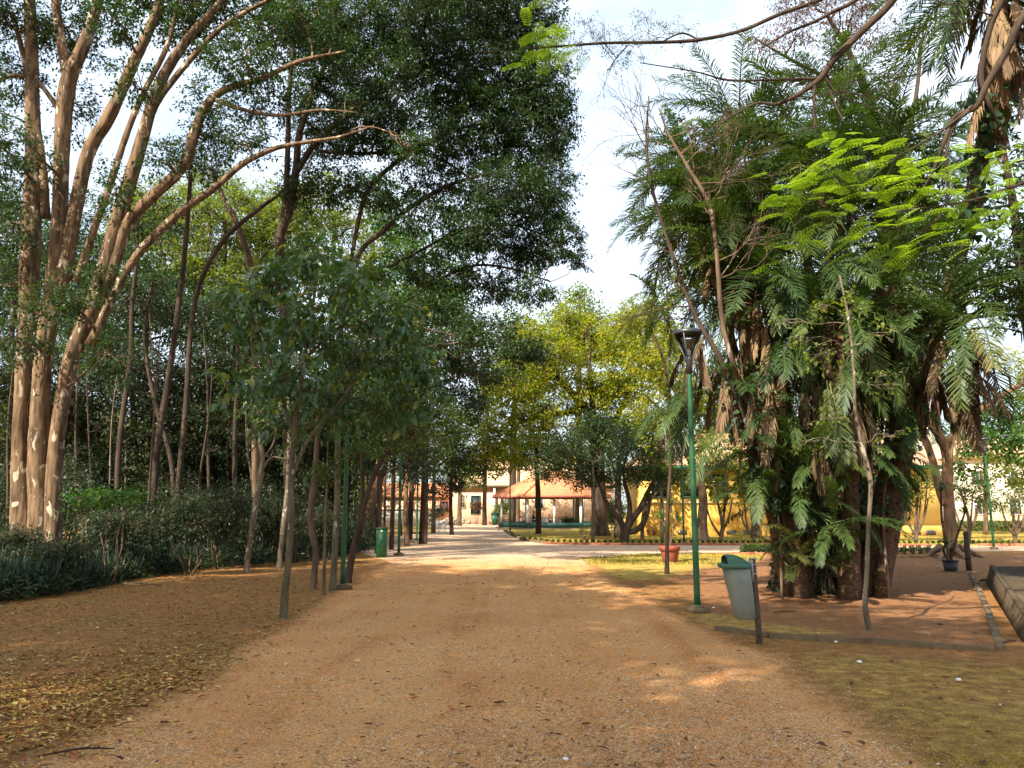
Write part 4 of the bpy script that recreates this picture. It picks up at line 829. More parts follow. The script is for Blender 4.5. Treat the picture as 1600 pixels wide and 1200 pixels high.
# ---------------------------------------------------------------- feathery leaved tree, branches reaching in from the right
ft=thing('feathery_tree','dark overhanging boughs with bright feathery leaves reaching in from the upper right','tree',(8.6,6.0,0))
mb=MB(); TR=np.array([(8.6,6.0,-.2),(8.5,6.1,2.5),(8.2,6.3,5),(7.9,6.6,7.5),(7.6,7.0,9.5)]); tube(mb,TR,[.34,.28,.25,.2,.12],seg=12,n=24,rough=.1); mb.build('trunk',M['bark_mid'],ft,smooth=True)
mb=MB(); att=[]
def bough(l,start=None):
    P=[W(a,b,d) for a,b,w,d in l]; w=[max(c*.4*d/FPX,.0035) for a,b,c,d in l]
    if start is not None: P=[TR[start]]+P; w=[w[0]*1.5]+w
    att.append(tube(mb,P,w,seg=7,n=len(P)*6,rough=.07,cap=False))
bough([(1560,-260,20,7.4),(1440,-70,17,7.8),(1392,4,16,8),(1350,46,15,8.1),(1304,92,14,8.2),(1275,129,12,8.3),(1217,162,8,8.4),(1180,162,5,8.4),(1130,190,3,8.5)],4)
bough([(1280,122,7,8.3),(1240,124,6,8.3),(1200,125,5,8.2),(1137,125,5,8.2),(1087,112,3,8.1),(1000,98,2,8.0)])
bough([(1273,133,6,8.3),(1272,170,5,8.3),(1275,208,4,8.3)])
bough([(1290,110,6,8.3),(1300,150,4,8.3),(1318,190,3,8.2)])
bough([(1520,-240,12,7.2),(1400,-60,10,7.6),(1292,-5,9,7.8),(1221,21,9,7.9),(1158,48,8,8),(1092,62,8,8),(1033,66,7,8),(950,67,6,8),(880,72,5,8),(820,76,3.5,8)],4)
bough([(1092,62,4,8),(1065,52,4,8),(1033,66,3,8)])
bough([(1440,-70,10,7.8),(1337,0,9,8),(1304,17,8,8),(1270,35,7,8),(1233,50,5,8),(1190,75,3,8)])
bough([(980,72,3,8),(962,92,2.5,8),(950,110,1.5,8)])
bough([(1700,-100,18,7.2),(1600,25,16,7.4),(1575,75,15,7.5),(1542,133,13,7.6),(1525,167,11,7.7),(1492,183,9,7.8),(1476,220,8,7.8),(1462,258,6,7.9),(1440,300,4,8)],3)
bough([(1515,172,8,7.7),(1488,200,7,7.8),(1478,250,6,7.8),(1482,290,5,7.9),(1475,330,4,7.9),(1440,365,3,8)])
bough([(1640,-160,16,7.4),(1566,0,14,7.7),(1545,50,13,7.8),(1533,117,12,7.9),(1545,160,9,7.9),(1560,195,6,8)],4)
bough([(1520,165,5,7.7),(1470,205,3.5,7.8),(1400,245,2.5,7.9),(1330,275,2,8)])
bough([(1700,60,9,7),(1640,250,8,7.4),(1560,300,6,7.6),(1480,320,4,7.7),(1400,330,3,7.8),(1300,345,2,7.9)],2)
for k in range(26):
    i=R.integers(0,len(att)); Q,q=att[i]; j=R.integers(len(Q)//3,len(Q)-1)
    twiggy(mb,Q[j],unit(rdir(1)[0]+np.array((-.4,0,-.2))),R.uniform(.2,.45),min(max(q[j]*.35,.005),.012),4,.7,.0)
mb.build('branches',M['bark_dark'],ft,smooth=True)
def feather(lm,p,az,el,L,w=.13):
    h=np.array((math.cos(az),math.sin(az),0)); ts=np.linspace(0,1,9)
    e=el-.5*ts; dirs=np.cos(e)[:,None]*h+np.sin(e)[:,None]*np.array((0,0,1.)); P=p+np.vstack([np.zeros(3),np.cumsum(dirs[1:],axis=0)*L/8])
    S=np.array((-math.sin(az),math.cos(az),0))
    tube(lm,P,[.0025]*9,seg=3,cap=False,r=.3)
    for s in (1,-1):
        n=9; t=np.linspace(.12,1,n); f=t*8; i=np.minimum(f.astype(int),7); fr=(f-i)[:,None]; B=P[i]*(1-fr)+P[i+1]*fr
        pl=w*(.65+.5*np.sin(t*3.0))*R.uniform(.9,1.1,n); D=unit(S*s+dirs[i]*.55-np.array((0,0,.18)))
        m=9; u=np.linspace(.08,1,m)
        Q=(B[:,None,:]+D[:,None,:]*(pl[:,None]*u[None,:])[...,None]).reshape(-1,3)
        Dl=np.repeat(D,m,0)
        for s2 in (1,-1):
            T2=unit(np.repeat(dirs[i],m,0)*s2+Dl*.45)
            leaves(lm,Q,T2,np.array((0,0,1.))+rdir(len(Q))*.15,.0125,.0058,'quad',fold=.0,droop=.1)
lm=MB()
spots=[(1300,225,8),(1340,215,8),(1360,232,7.9),(1310,250,8),(1390,240,8),(1250,290,8.1),(1290,300,8),(1330,290,7.9),(1370,300,7.9),(1250,325,8.1),(1300,335,7.9),(1350,345,7.8),(1400,330,7.8),(1440,260,7.7),(1470,262,7.7),(1510,250,7.6),(1550,245,7.5),(1590,240,7.4),
  (1420,290,7.8),(1470,300,7.7),(1520,290,7.6),(1570,290,7.5),(1600,300,7.4),(1450,340,7.8),(1500,345,7.6),(1560,345,7.5),(1530,375,7.6),(1270,365,8),(1320,375,7.9),(1360,385,7.9),(1250,395,8),(1420,395,7.8),(1480,380,7.7),(870,40,8),(845,62,8),(880,62,8),(905,58,8),(862,80,8),(890,90,8),(1290,270,8),(1240,305,8.1),(1400,275,7.9),(1540,320,7.5),(1590,330,7.4)]
for (px,py,d) in spots:
    c=W(px,py,d)
    for k in range(4):
        feather(lm,c+R.normal(size=3)*np.array((.12,.2,.05)),R.uniform(1.6,4.8),R.uniform(-.3,.45),R.uniform(.2,.36),w=R.uniform(.055,.085))
lm.build('crown',M['leaf_bright'],ft)
lm=MB(); wm=MB(); foliage(lm,wm,att,[(W(px,py,8),rx*8/FPX,.25,ry*8/FPX,f) for px,py,rx,ry,f in ((900,72,30,26,1.2),(940,60,40,26,1),(990,70,45,34,.9),(1050,52,45,30,.8),(1090,60,30,26,.6),(960,100,34,24,.8),(1150,60,36,26,.6),(920,40,30,20,.8),(1010,28,40,20,.8))],L=.022,asp=.4,lai=.32,per=14,spread=.045,nsec=7,twig=.0016,brad=.004)
wm.build('twigs',M['bark_mid'],ft)
lm.build('sparse_leaves',M['leaf_mid'],ft)

# ================================================================ STREET FURNITURE
def make_lamp(label):
    t=thing('street_lamp',label,'street lamp',(0,0,0),'inverted cone park lamps')
    b=MB(); box(b,(0,0,.03),(.30,.30,.10),rz=.3,taper=.94); lathe(b,[(.11,.08),(.10,.10),(.0501,.115)],12); b.build('base',M['kerb'],t)
    p=MB(); lathe(p,[(.052,.06),(.050,.3),(.046,2.2),(.040,3.85),(.040,3.90)],18); lathe(p,[(.066,.085),(.066,.105),(.052,.12)],16); p.build('pole',M['green_paint'],t,smooth=True)
    h=thing('lamp_head',None,None,(0,0,0)); h.parent=t
    k=MB(); lathe(k,[(.046,3.80),(.048,3.98),(.062,4.02),(.068,4.07),(.050,4.09)],16); k.build('collar',M['black_metal'],h,smooth=True)
    k=MB(); lathe(k,[(.205,4.455),(.232,4.46),(.236,4.485),(.232,4.515),(.21,4.535),(.10,4.552),(.0,4.556)],28,caps=False)
    lathe(k,[(.232,4.46),(.205,4.455),(.205,4.49),(.0,4.495)],28,caps=False); k.build('canopy',M['black_metal'],h,smooth=True)
    for i in range(4):
        a=math.pi/4+i*math.pi/2+.25; u=np.array((math.cos(a),math.sin(a),0)); k=MB()
        tube(k,[u*.05+(0,0,4.04),u*.066+(0,0,4.09),u*.222+(0,0,4.47)],[.016,.015,.013],seg=6); k.build('rib',M['black_metal'],h)
    k=MB(); lathe(k,[(.055,4.09),(.125,4.28),(.198,4.457)],28,caps=False); k.build('glass_shade',M['glass'],h,smooth=True)
    for i,z in enumerate((4.22,4.26,4.30,4.34,4.38)):
        r=.06+(z-4.09)*.25; k=MB(); lathe(k,[(r*.55,z+.022),(r,z),(r,z+.004),(r*.55,z+.026)],20,caps=False); k.build('louvre',M['louvre'],h,smooth=True)
    k=MB(); lathe(k,[(.02,4.09),(.034,4.12),(.04,4.18),(.03,4.215),(.008,4.225)],14); k.build('bulb',M['white_plastic'],h,smooth=True)
    return t
lamp=make_lamp('tall green lamp post with black inverted cone head beside the litter bin'); lamp.location=(*G(1090,957)[:2],0)
def put(src,lab,p,sc=1.0,rz=0): 
    c=copy_tree(src); c.location=(float(p[0]),float(p[1]),0); c.rotation_euler[2]=rz; c.scale=(1,1,sc); c['label']=lab; return c
put(lamp,'small distant green lamp standing on the lawn edge at the far right',G(1553,858),1.0,.8)
put(lamp,'green lamp post half hidden by broad leaves on the left of the path',G(535,921),1.0,.4)
put(lamp,'thin dark lamp post just right of the square green bin',G(623,868),.95,.2)
put(lamp,'thin green lamp post beside the low bench under the left trees',G(651,849),1.0,1.2)
put(lamp,'little lamp in front of the left corner of the pavilion',G(797,832),1.0,.1)
put(lamp,'thin green lamp post on the lawn between the pot and the near lamp',G(1069,850),1.0,.6)

# litter bin
g=G(1185,1005); d=g[1]; t=thing('litter_bin','grey-green litter bin with green hooded lid hung on a dark post','litter bin',(*g[:2],0))
X0,Y0=g[0],g[1]
def loft(mb,secs,n=24,pw=3.2,r=None,cap=True):
    vs=[]
    for (cx,cy,z,a,b) in secs:
        for k in range(n):
            th=2*math.pi*k/n; c,s=math.cos(th),math.sin(th)
            vs.append((cx+a*np.sign(c)*abs(c)**(2/pw),cy+b*np.sign(s)*abs(s)**(2/pw),z))
    q=[(i*n+k,i*n+(k+1)%n,(i+1)*n+(k+1)%n,(i+1)*n+k) for i in range(len(secs)-1) for k in range(n)]
    V=np.array(vs); tt=[]
    if cap:
        m=len(V); V=np.vstack([V,V[:n].mean(0),V[-n:].mean(0)])
        tt=[(m,(k+1)%n,k) for k in range(n)]+[(m+1,(len(secs)-1)*n+k,(len(secs)-1)*n+(k+1)%n) for k in range(n)]
    mb.add(V,q,tt,r=r)
s=d/FPX
def bx(px): return (px-1185)*s
post=MB(); loft(post,[(X0+.012,Y0,-.1,.034,.034),(X0+.010,Y0,.2,.034,.034),(X0-.025,Y0,1.0,.033,.033)],12,4); post.build('post',M['wood_post'],t,smooth=False)
for z in (1.003,.93,.82):
    k=MB(); xx=X0+.016-.042*z; loft(k,[(xx,Y0,z-.006,.038,.038),(xx,Y0,z+.010,.038,.038)],12,4); k.build('post_band',M['post_band'],t)
b=MB(); cx=lambda pl,pr:X0+(bx(pl)+bx(pr))/2
hw=lambda pl,pr:(pr-pl)/2*s
loft(b,[(cx(1153,1179),Y0-.0,.285,hw(1154,1177),.11),(cx(1152,1181),Y0,.30,hw(1151,1181),.125),(cx(1147,1179),Y0,.50,hw(1147,1180),.140),(cx(1141,1177),Y0,.72,hw(1141,1178),.155),(cx(1137,1174),Y0,.905,hw(1136,1175),.168)],28,3.4)
b.build('bin_body',M['binbody'],t,smooth=True)
rim=MB(); loft(rim,[(cx(1134,1174),Y0,.885,hw(1134,1175),.172),(cx(1132,1174),Y0,.90,hw(1131,1176),.185),(cx(1131,1174),Y0,.925,hw(1130,1176),.187),(cx(1133,1174),Y0,.945,hw(1134,1175),.17)],28,3.4); rim.build('lid_rim',M['binlid'],t,smooth=True)
# hood: open towards the left, sloping down to the post
hd=MB(); nn=13; rows=[]
for i,(px,hh) in enumerate([(1138.5,.105),(1142,.115),(1150,.112),(1158,.098),(1166,.07),(1173,.03),(1175,.008)]):
    xx=X0+bx(px); row=[]
    for k in range(nn):
        th=math.pi*k/(nn-1); row.append((xx,Y0-.155*math.cos(th)*(1-.12*(i/6)),.94+hh*math.sin(th)**.6))
    rows.append(row)
V=np.array(rows).reshape(-1,3); q=[(i*nn+k,i*nn+k+1,(i+1)*nn+k+1,(i+1)*nn+k) for i in range(6) for k in range(nn-1)]
hd.add(V,q); V2=V-np.array((0,0,.008)); V2[:,1]=(V2[:,1]-Y0)*.96+Y0; hd.add(V2,[c[::-1] for c in q]); hd.build('hood',M['binlid'],t,smooth=True)
k=MB(); loft(k,[(cx(1140,1172),Y0,.946,hw(1141,1172),.14),(cx(1140,1172),Y0,.952,hw(1142,1171),.135)],24,3); k.build('opening',M['black_plastic'],t)
k=MB(); box(k,(X0+bx(1178),Y0-.02,.86),(.012,.16,.26)); k.build('back_plate',M['post_band'],t)

# square green wheelie style bin at the left
g=G(596,871); t=thing('square_green_bin','square dark green bin with litter on top beside the left trees','bin',(*g[:2],0)); 
b=MB(); box(b,g+(0,0,.48),(.30,.34,.92),taper=1.12); b.build('bin_body',M['green_bin'],t)
b=MB(); box(b,g+(0,0,.965),(.385,.42,.05)); b.build('lid_rim',M['green_bin'],t); b=MB(); box(b,g+(0,-.0,.992),(.30,.33,.02)); b.build('opening',M['black_plastic'],t)
b=MB(); box(b,g+(.02,0,1.01),(.22,.2,.035),rz=.3); box(b,g+(-.06,-.05,1.045),(.12,.1,.03),rz=.8); b.build('litter',M['terracotta'],t)
b=MB(); tube(b,[g+(-.11,-.16,.03),g+(-.11,.16,.03)],.04,seg=8); b.build('foot',M['black_plastic'],t)
b=MB(); box(b,g+(.02,-.193,.88),(.07,.006,.06)); b.build('sticker',M['white_paint'],t)
# small bin on a post by the pavilion
g=np.array((*W(773,826,62)[:2],0)); t=thing('litter_bin','tiny distant green litter bin on a post left of the pavilion','litter bin',(*g[:2],0))
b=MB(); loft(b,[(g[0]-.0,g[1],.45,.2,.17),(g[0]-.0,g[1],1.2,.28,.24)],16,3); b.build('bin_body',M['green_dark'],t,smooth=True); b=MB(); loft(b,[(g[0],g[1],1.205,.3,.26),(g[0]+.05,g[1],1.4,.2,.2)],16,3); b.build('hood',M['teal_shutter'],t)
b=MB(); box(b,g+(.32,0,.6),(.07,.07,1.3)); b.build('post',M['wood_post'],t)

# pots
def dracaena(wm,lm,base,tips,n=26,L=.5,r=.02):
    for tp in tips:
        P=[base,(base+tp)/2+R.normal(size=3)*.05,tp]; tube(wm,P,[r*1.2,r,r*.8],seg=7,n=10,rough=.1)
        D=unit(ell(n,.3)*np.array((1,1,.7))+np.array((0,0,.5)))
        leaves(lm,np.repeat([tp],n,0)+R.normal(size=(n,3))*.02,D,unit(np.array((0,0,1.))+rdir(n)*.2),L*R.uniform(.7,1.1,n),.035,'blade',droop=.35)
g=G(1047,879); t=thing('plant_pot','big terracotta pot with dark wide rim on the grass','plant pot',(*g[:2],0))
b=MB(); lathe(b,[(.20,0),(.225,.02),(.275,.34),(.278,.36)],24,c=g); b.build('pot_body',M['terracotta'],t,smooth=True)
b=MB(); lathe(b,[(.275,.355),(.315,.36),(.325,.48),(.315,.50),(.285,.50),(.28,.46)],24,c=g,caps=False); b.build('rim',M['terracotta'],t,smooth=True)
b=MB(); lathe(b,[(.283,.455),(.28,.462)],20,c=g); b.build('soil',M['soil'],t)
t=thing('spiky_plant','spiky leaved plant growing in the terracotta pot','potted plant',g+(0,0,.46)); wm=MB();lm=MB()
dracaena(wm,lm,g+(0,0,.44),[g+(-.25,0,1.35),g+(.3,.05,1.25),g+(.05,-.1,1.75),g+(-.05,.1,1.0)],n=30,L=.55); wm.build('stem',M['bark_mid'],t); lm.build('foliage',M['leaf_mid'],t)
g=G(1486,893); t=thing('plant_pot','black plastic pot beside the wooden post','plant pot',(*g[:2],0))
b=MB(); lathe(b,[(.14,0),(.15,.01),(.19,.26)],22,c=g); lathe(b,[(.195,.255),(.205,.26),(.205,.30),(.18,.30),(.175,.26)],22,c=g,caps=False); b.build('pot_body',M['black_plastic'],t,smooth=True)
b=MB(); lathe(b,[(.185,.255),(.18,.262)],20,c=g); b.build('soil',M['soil'],t)
t=thing('spiky_plant','tall forked spiky plant growing in the black pot','potted plant',g+(0,0,.26)); wm=MB();lm=MB()
dracaena(wm,lm,g+(0,0,.24),[W(1470,765,20.3),W(1508,800,20.6),W(1478,850,20.3)],n=30,L=.42,r=.03); wm.build('stem',M['bark_mid'],t); lm.build('foliage',M['leaf_mid'],t)
# wooden post
g=G(1515,892); t=thing('wooden_post','weathered square wooden post beside the black pot','post',(*g[:2],0)); b=MB(); tube(b,[g-(0,0,.1),g+(-.01,0,.5),g+(.0,0,1.02)],[.085,.08,.085],seg=4,rough=.06); b.build('post',M['wood_post'],t); b=MB(); box(b,g+(-.02,-.075,.32),(.06,.04,.05)); b.build('knot',M['bark_dark'],t)

# kerbs and platform
def kerb(name,lab,pts,w,h,seg,mat,cat='kerb',jit=.02,kind=None,group=None):
    t=thing(name,lab,cat,pts[0],group); P=[np.array(p,float) for p in pts]; mb=MB()
    for a,b in zip(P[:-1],P[1:]):
        L=np.linalg.norm(b-a); n=max(1,int(L/seg)); dr=(b-a)/L; rz=math.atan2(dr[1],dr[0])
        for i in range(n):
            c=a+dr*L*(i+.5)/n; box(mb,c+(R.uniform(-1,1)*jit*.5,R.uniform(-1,1)*jit*.5,h/2-.06+R.uniform(-1,1)*jit*.4),(L/n-.012,w,h+.12),rz=rz+R.uniform(-1,1)*jit*.4,taper=.985)
    mb.build('kerb_stones',M[mat],t); return t
kerb('kerb','worn earthy kerb in front of the bare soil under the palms',[G(1118,985),G(1200,996),G(1350,1004),G(1560,1018)],.085,.06,.8,'kerb')
kerb('kerb','straight concrete kerb running back from the right corner of the soil bed',[G(1563,1017),G(1542,953),G(1517,896)],.09,.055,.9,'kerb')
kerb('kerb','low dark kerb at the far end of the soil bed by the black pot',[G(1472,895),G(1516,895)],.08,.04,1.,'kerb')
kerb('brick_edging','thin red brick edging along the far lawn',[G(850,849.5),G(900,851),G(1000,852),G(1200,852.3),G(1455,853)],.14,.10,.5,'brickedge','edging',.02)
kerb('brick_edging','curved pale edging where the lawn meets the plaza',[G(787,829),G(796,834),G(806,839.5),G(818,844.5),G(850,849)],.16,.12,.6,'kerb','edging',.02)
kerb('brick_edging','red brick edging of the lawn at the far right',[G(1530,853),G(1750,853)],.14,.10,.5,'brickedge','edging')
kerb('brick_edging','short brick edging beside the small clipped shrubs',[G(1148,866),G(1210,866)],.14,.07,.5,'brickedge','edging')
kerb('brick_edging','dark edging along the strip of small plants right of the palms',[G(1380,871),G(1500,872)],.12,.05,.6,'kerb','edging')
a,b=G(1549,912),G(1612,1003); a2=np.array((a[0]+9,a[1]-.2,0)); b2=np.array((b[0]+9,b[1],0))
t=thing('concrete_platform','low dark concrete platform sloping up at the right edge','platform',a)
mb=MB(); ha,hb=.37,.2; lo=np.array((-.12,0,0))
mb.add([a+lo,b+lo,b2,a2,a+(0,0,ha),b+(0,0,hb),b2+(0,0,hb),a2+(0,0,ha)],BOXQ); mb.build('slab',M['concrete_dark'],t)
mb=MB(); mb.add([a+(.0,0.0,ha+.002),b+(.0,0,hb+.002),b+(.10,0,hb+.002),a+(.10,0,ha+.002),a+(0,0,ha+.03),b+(0,0,hb+.03),b+(.10,0,hb+.03),a+(.10,0,ha+.03)],BOXQ); mb.build('lip',M['concrete_dark'],t)
c=(a+a2)/2; mb=MB(); box(mb,a+(2.9,-.3,ha+.025),(3.6,.12,.04)); mb.build('edge_strip',M['black_metal'],t)

# chairs, table, bench
def make_chair(label):
    t=thing('plastic_chair',label,'chair',(0,0,0),'white plastic chairs')
    b=MB(); box(b,(0,0,.43),(.44,.42,.03)); b.build('seat',M['white_plastic'],t)
    b=MB()
    V=[]; 
    for i,x in enumerate(np.linspace(-.21,.21,5)):
        y=.2+.03*(1-(x/.21)**2); V+= [(x,y,.44),(x,y+.08,.80+.03*(1-(x/.21)**2)),(x,y+.02,.44),(x,y+.10,.80+.03*(1-(x/.21)**2))]
    q=[]
    for i in range(4): o=i*4; q+=[(o,o+4,o+5,o+1),(o+2,o+3,o+7,o+6),(o+1,o+5,o+7,o+3)]
    b.add(V,q); b.build('backrest',M['white_plastic'],t)
    for sx in (-1,1):
        for sy in (-1,1):
            b=MB(); tube(b,[(sx*.19,sy*.18,.43),(sx*.24,sy*.24,0)],[.024,.018],seg=5); b.build('leg',M['white_plastic'],t)
        b=MB(); tube(b,[(sx*.22,-.19,.43),(sx*.24,-.20,.62),(sx*.245,-.1,.65),(sx*.235,.24,.66)],.02,seg=5,n=10); b.build('armrest',M['white_plastic'],t)
    return t
ch=make_chair('white plastic chair left of the pale post under the trees'); ch.location=(*G(669,833)[:2],0); ch.rotation_euler[2]=2.2
def putc(lab,p,rz): c=copy_tree(ch); c.location=(float(p[0]),float(p[1]),float(p[2])); c.rotation_euler[2]=rz; c['label']=lab; return c
putc('white plastic chair nearest the path, right of the pale post',G(691,833),-1.2)
putc('white plastic chair tucked between the pale post and its neighbour',G(684,831.5),.6)
g=G(677,833); t=thing('pale_post','pale concrete pole rising into the trees by the white chairs','pole',(*g[:2],0)); b=MB(); lathe(b,[(.17,0),(.15,.6),(.13,2.5),(.11,5.5)],12,c=g); b.build('pole',M['concrete'],t,smooth=True)
g=G(650,846); t=thing('low_bench','low dark bench under the left trees','bench',(*g[:2],0)); b=MB(); box(b,g+(0,0.2,.40),(1.1,.35,.06)); b.build('seat',M['concrete_dark'],t)
for sx in (-.4,.4): b=MB(); box(b,g+(sx,.2,.185),(.12,.28,.37)); b.build('leg',M['concrete_dark'],t)

# ================================================================ BUILDINGS
# pavilion
PCx,PCy=W(862,732,70)[:2]; RR=5.15
t=thing('pavilion','open pavilion with terracotta hip roof and low green wall','pavilion',(PCx,PCy,0))
hexa=lambda r,z,off=0:[np.array((PCx+r*math.cos(math.radians(60*k+off)),PCy+r*math.sin(math.radians(60*k+off)),z)) for k in range(6)]
ap=np.array((PCx,PCy,5.15)); E=hexa(RR,2.72); E2=hexa(RR,2.60)
b=MB(); b.add(E+E2+[ap,ap-(0,0,.14)],[(6+k,6+(k+1)%6,(k+1)%6,k) for k in range(6)],[(k,(k+1)%6,12) for k in range(6)]+[((k+1)%6+6,k+6,13) for k in range(6)]); rf=b.build('roof',M['tile'],t)
b=MB()
for k in range(6): tube(b,[E[k]+(0,0,.02),ap+(0,0,.03)],.09,seg=6)
b.build('hip_ridge',M['tile'],rf)
b=MB()
for k in range(6): tube(b,[E2[k]*1.0,E2[(k+1)%6]],.07,seg=4)
b.build('fascia',M['terracotta'],t)
for k,p in enumerate(hexa(4.35,0)+[ (hexa(4.35,0)[i]+hexa(4.35,0)[(i+1)%6])/2 for i in (4,)]):
    b=MB(); box(b,p+(0,0,1.38),(.2,.2,2.6)); b.build('column',M['white_paint'],t)
Hh=hexa(4.6,0); b=MB()
for k in range(6):
    if k==1: continue
    p,q=Hh[k],Hh[(k+1)%6]; c=(p+q)/2; L=np.linalg.norm(q-p); box(b,c+(0,0,.33),(L-.02,.14,.40),rz=math.atan2(q[1]-p[1],q[0]-p[0]))
b.build('low_wall',M['teal_shutter'],t)
b=MB(); hx=hexa(4.85,.12); h0=hexa(4.95,-.1); b.add(hx+h0+[np.array((PCx,PCy,.12))],[(6+k,6+(k+1)%6,(k+1)%6,k) for k in range(6)],[(k,(k+1)%6,12) for k in range(6)]); b.build('floor_slab',M['concrete'],t)
# table and people
tp=np.array((PCx-.75,PCy-1.4,.12)); t=thing('plastic_table','white plastic table inside the pavilion','table',tp); b=MB(); box(b,tp+(0,0,.72),(.9,.8,.04)); b.build('tabletop',M['white_plastic'],t)
for sx in (-1,1):
    for sy in (-1,1): b=MB(); tube(b,[tp+(sx*.36,sy*.32,.70),tp+(sx*.4,sy*.36,0)],.025,seg=6); b.build('leg',M['white_plastic'],t)
seats=[((tp+(-.85,.1,0)),math.pi/2,'M'),((tp+(.85,.05,0)),-math.pi/2,'W')]
putc('white plastic chair on the left of the pavilion table',seats[0][0],math.pi/2); putc('white plastic chair on the right of the pavilion table',seats[1][0],-math.pi/2)
putc('empty white plastic chair in front of the pavilion table',tp+(-.1,-.95,0),math.pi)
def person(lab,loc,rz,cloth):
    loc=np.array(loc); t=thing('person',lab,'person',loc); ca,sa=math.cos(rz),math.sin(rz)
    def tr(p): return loc+np.array((p[0]*ca-p[1]*sa,p[0]*sa+p[1]*ca,p[2]))
    def skin(name,verts,edges,rad,mat):
        me=bpy.data.meshes.new(name); me.from_pydata([tuple(tr(v)-loc) for v in verts],edges,[]); o=bpy.data.objects.new(name,me); C.objects.link(o); o.parent=t
        m=o.modifiers.new('s','SKIN'); 
        for i,r in enumerate(rad): me.skin_vertices[0].data[i].radius=(r,r) if np.isscalar(r) else r
        me.skin_vertices[0].data[0].use_root=True
        s=o.modifiers.new('d','SUBSURF'); s.levels=1; s.render_levels=1; me.materials.append(M[mat]); return o
    # faces -y before rotation ; seated
    V=[(0,.05,.50),(0,.08,.75),(0,.06,1.0),(0,.02,1.10),(0,-.01,1.20),(0,-.02,1.31),
       (-.18,.06,.98),(-.25,-.05,.76),(-.16,-.3,.77),(-.14,-.38,.77),(.18,.06,.98),(.25,-.05,.76),(.16,-.3,.77),(.14,-.38,.77),
       (-.1,.02,.49),(-.12,-.38,.50),(-.12,-.36,.08),(-.12,-.48,.04),(.1,.02,.49),(.12,-.38,.50),(.12,-.36,.08),(.12,-.48,.04)]
    Ed=[(0,1),(1,2),(2,3),(3,4),(4,5),(2,6),(6,7),(7,8),(8,9),(2,10),(10,11),(11,12),(12,13),(0,14),(14,15),(15,16),(16,17),(0,18),(18,19),(19,20),(20,21)]
    rad=[(.15,.11),(.14,.10),(.13,.09),.05,.085,.08,.06,.045,.035,.04,.06,.045,.035,.04,.08,.06,.04,.04,.08,.06,.04,.04]
    me=skin('body',V,Ed,rad,'skin')
    skin('shirt',V[:3]+[V[6],V[7],V[10],V[11]],[(0,1),(1,2),(2,3),(3,4),(2,5),(5,6)],[(.165,.125),(.155,.115),(.145,.105),.07,.056,.07,.056],cloth)
    skin('trousers',[V[0],V[14],V[15],V[16],V[18],V[19],V[20]],[(0,1),(1,2),(2,3),(0,4),(4,5),(5,6)],[(.165,.12),.09,.07,.052,.09,.07,.052],'cloth_dark')
    skin('hair',[(0,.01,1.22),(0,.015,1.30),(0,-.005,1.36)],[(0,1),(1,2)],[.08,.098,.07],'hair')
person('person in dark clothes seated at the left of the pavilion table',seats[0][0],math.pi/2,'cloth_dark'); person('person with dark reddish top seated at the right of the pavilion table',seats[1][0],-math.pi/2,'cloth_red')
# small white flower stand posts
# yellow building
def win(parent,c,w,h,mat='window_dark',frame='cream_trim',ny=-1,bars=2):
    f=MB(); 
    for (dx,dz,sx,sz) in ((-w/2-.04,0,.08,h+.16),(w/2+.04,0,.08,h+.16),(0,h/2+.04,w,.08),(0,-h/2-.04,w,.08)): box(f,c+np.array((dx,-.03,dz)),(sx,.12,sz))
    fo=f.build('window',M[frame],parent); p=MB(); box(p,c+np.array((0,.02,0)),(w,.04,h)); p.build('pane',M[mat],fo)
    if bars:
        k=MB()
        for i in range(bars): box(k,c+np.array((w*((i+1)/(bars+1)-.5),-.02,0)),(.03,.03,h))
        box(k,c+np.array((0,-.022,0)),(w,.03,.03)); k.build('bars',M[frame],fo)
def house(name,lab,x0,x1,y0,y1,ze,zr,wall,tile,hip=1.0,eave=.5,trim=None,plinth=None,cat='building',group=None):
    t=thing(name,lab,cat,((x0+x1)/2,y0,0),group)
    b=MB(); box2(b,(x0,y0,-.3),(x1,y1,ze)); b.build('wall',M[wall],t)
    ym=(y0+y1)/2; e=eave; A=[np.array(p,float) for p in ((x0-e,y0-e,ze),(x1+e,y0-e,ze),(x1+e,y1+e,ze),(x0-e,y1+e,ze),(x0+hip,ym,zr),(x1-hip,ym,zr))]
    B=[p+(0,0,.14) for p in A[:4]]+[p+(0,0,.14) for p in A[4:]]
    b=MB(); b.add(A[:4]+B,[(0,3,2,1),(0,1,5,4),(1,2,6,5),(2,3,7,6),(3,0,4,7),(4,5,9,8),(6,7,8,9)],[(5,6,9),(7,4,8)]); rf=b.build('roof',M[tile],t)
    b=MB(); tube(b,[B[4]+(0,0,.03),B[5]+(0,0,.03)],.1,seg=6); b.build('ridge',M[tile],rf)
    if trim:
        b=MB(); box2(b,(x0-e-.03,y0-e-.06,ze-.12),(x1+e+.03,y0-e-.003,ze+.15)); b.build('fascia',M[trim],t)
    if plinth: b=MB(); box2(b,(x0-.06,y0-.06,-.2),(x1+.06,y0-.003,plinth[1])); b.build('plinth',M[plinth[0]],t)
    return t
x0,x1=W(1006,836,50)[0],W(1474,836,50)[0]
yb=house('yellow_building','long yellow building with tiled roof behind the palms',x0,x1,50,57,4.15,6.35,'yellow_wall','tile_pale',1.6,.55,'green_dark')
b=MB(); box2(b,(x0-.04,49.9,1.98),(W(1187,800,50)[0],49.997,2.06)); b.build('string_course',M['cream_trim'],yb)
b=MB(); box2(b,(W(1187,800,50)[0],49.6,-.2),(x1+.02,49.997,.62)); b.build('plinth',M['yellow_wall'],yb)
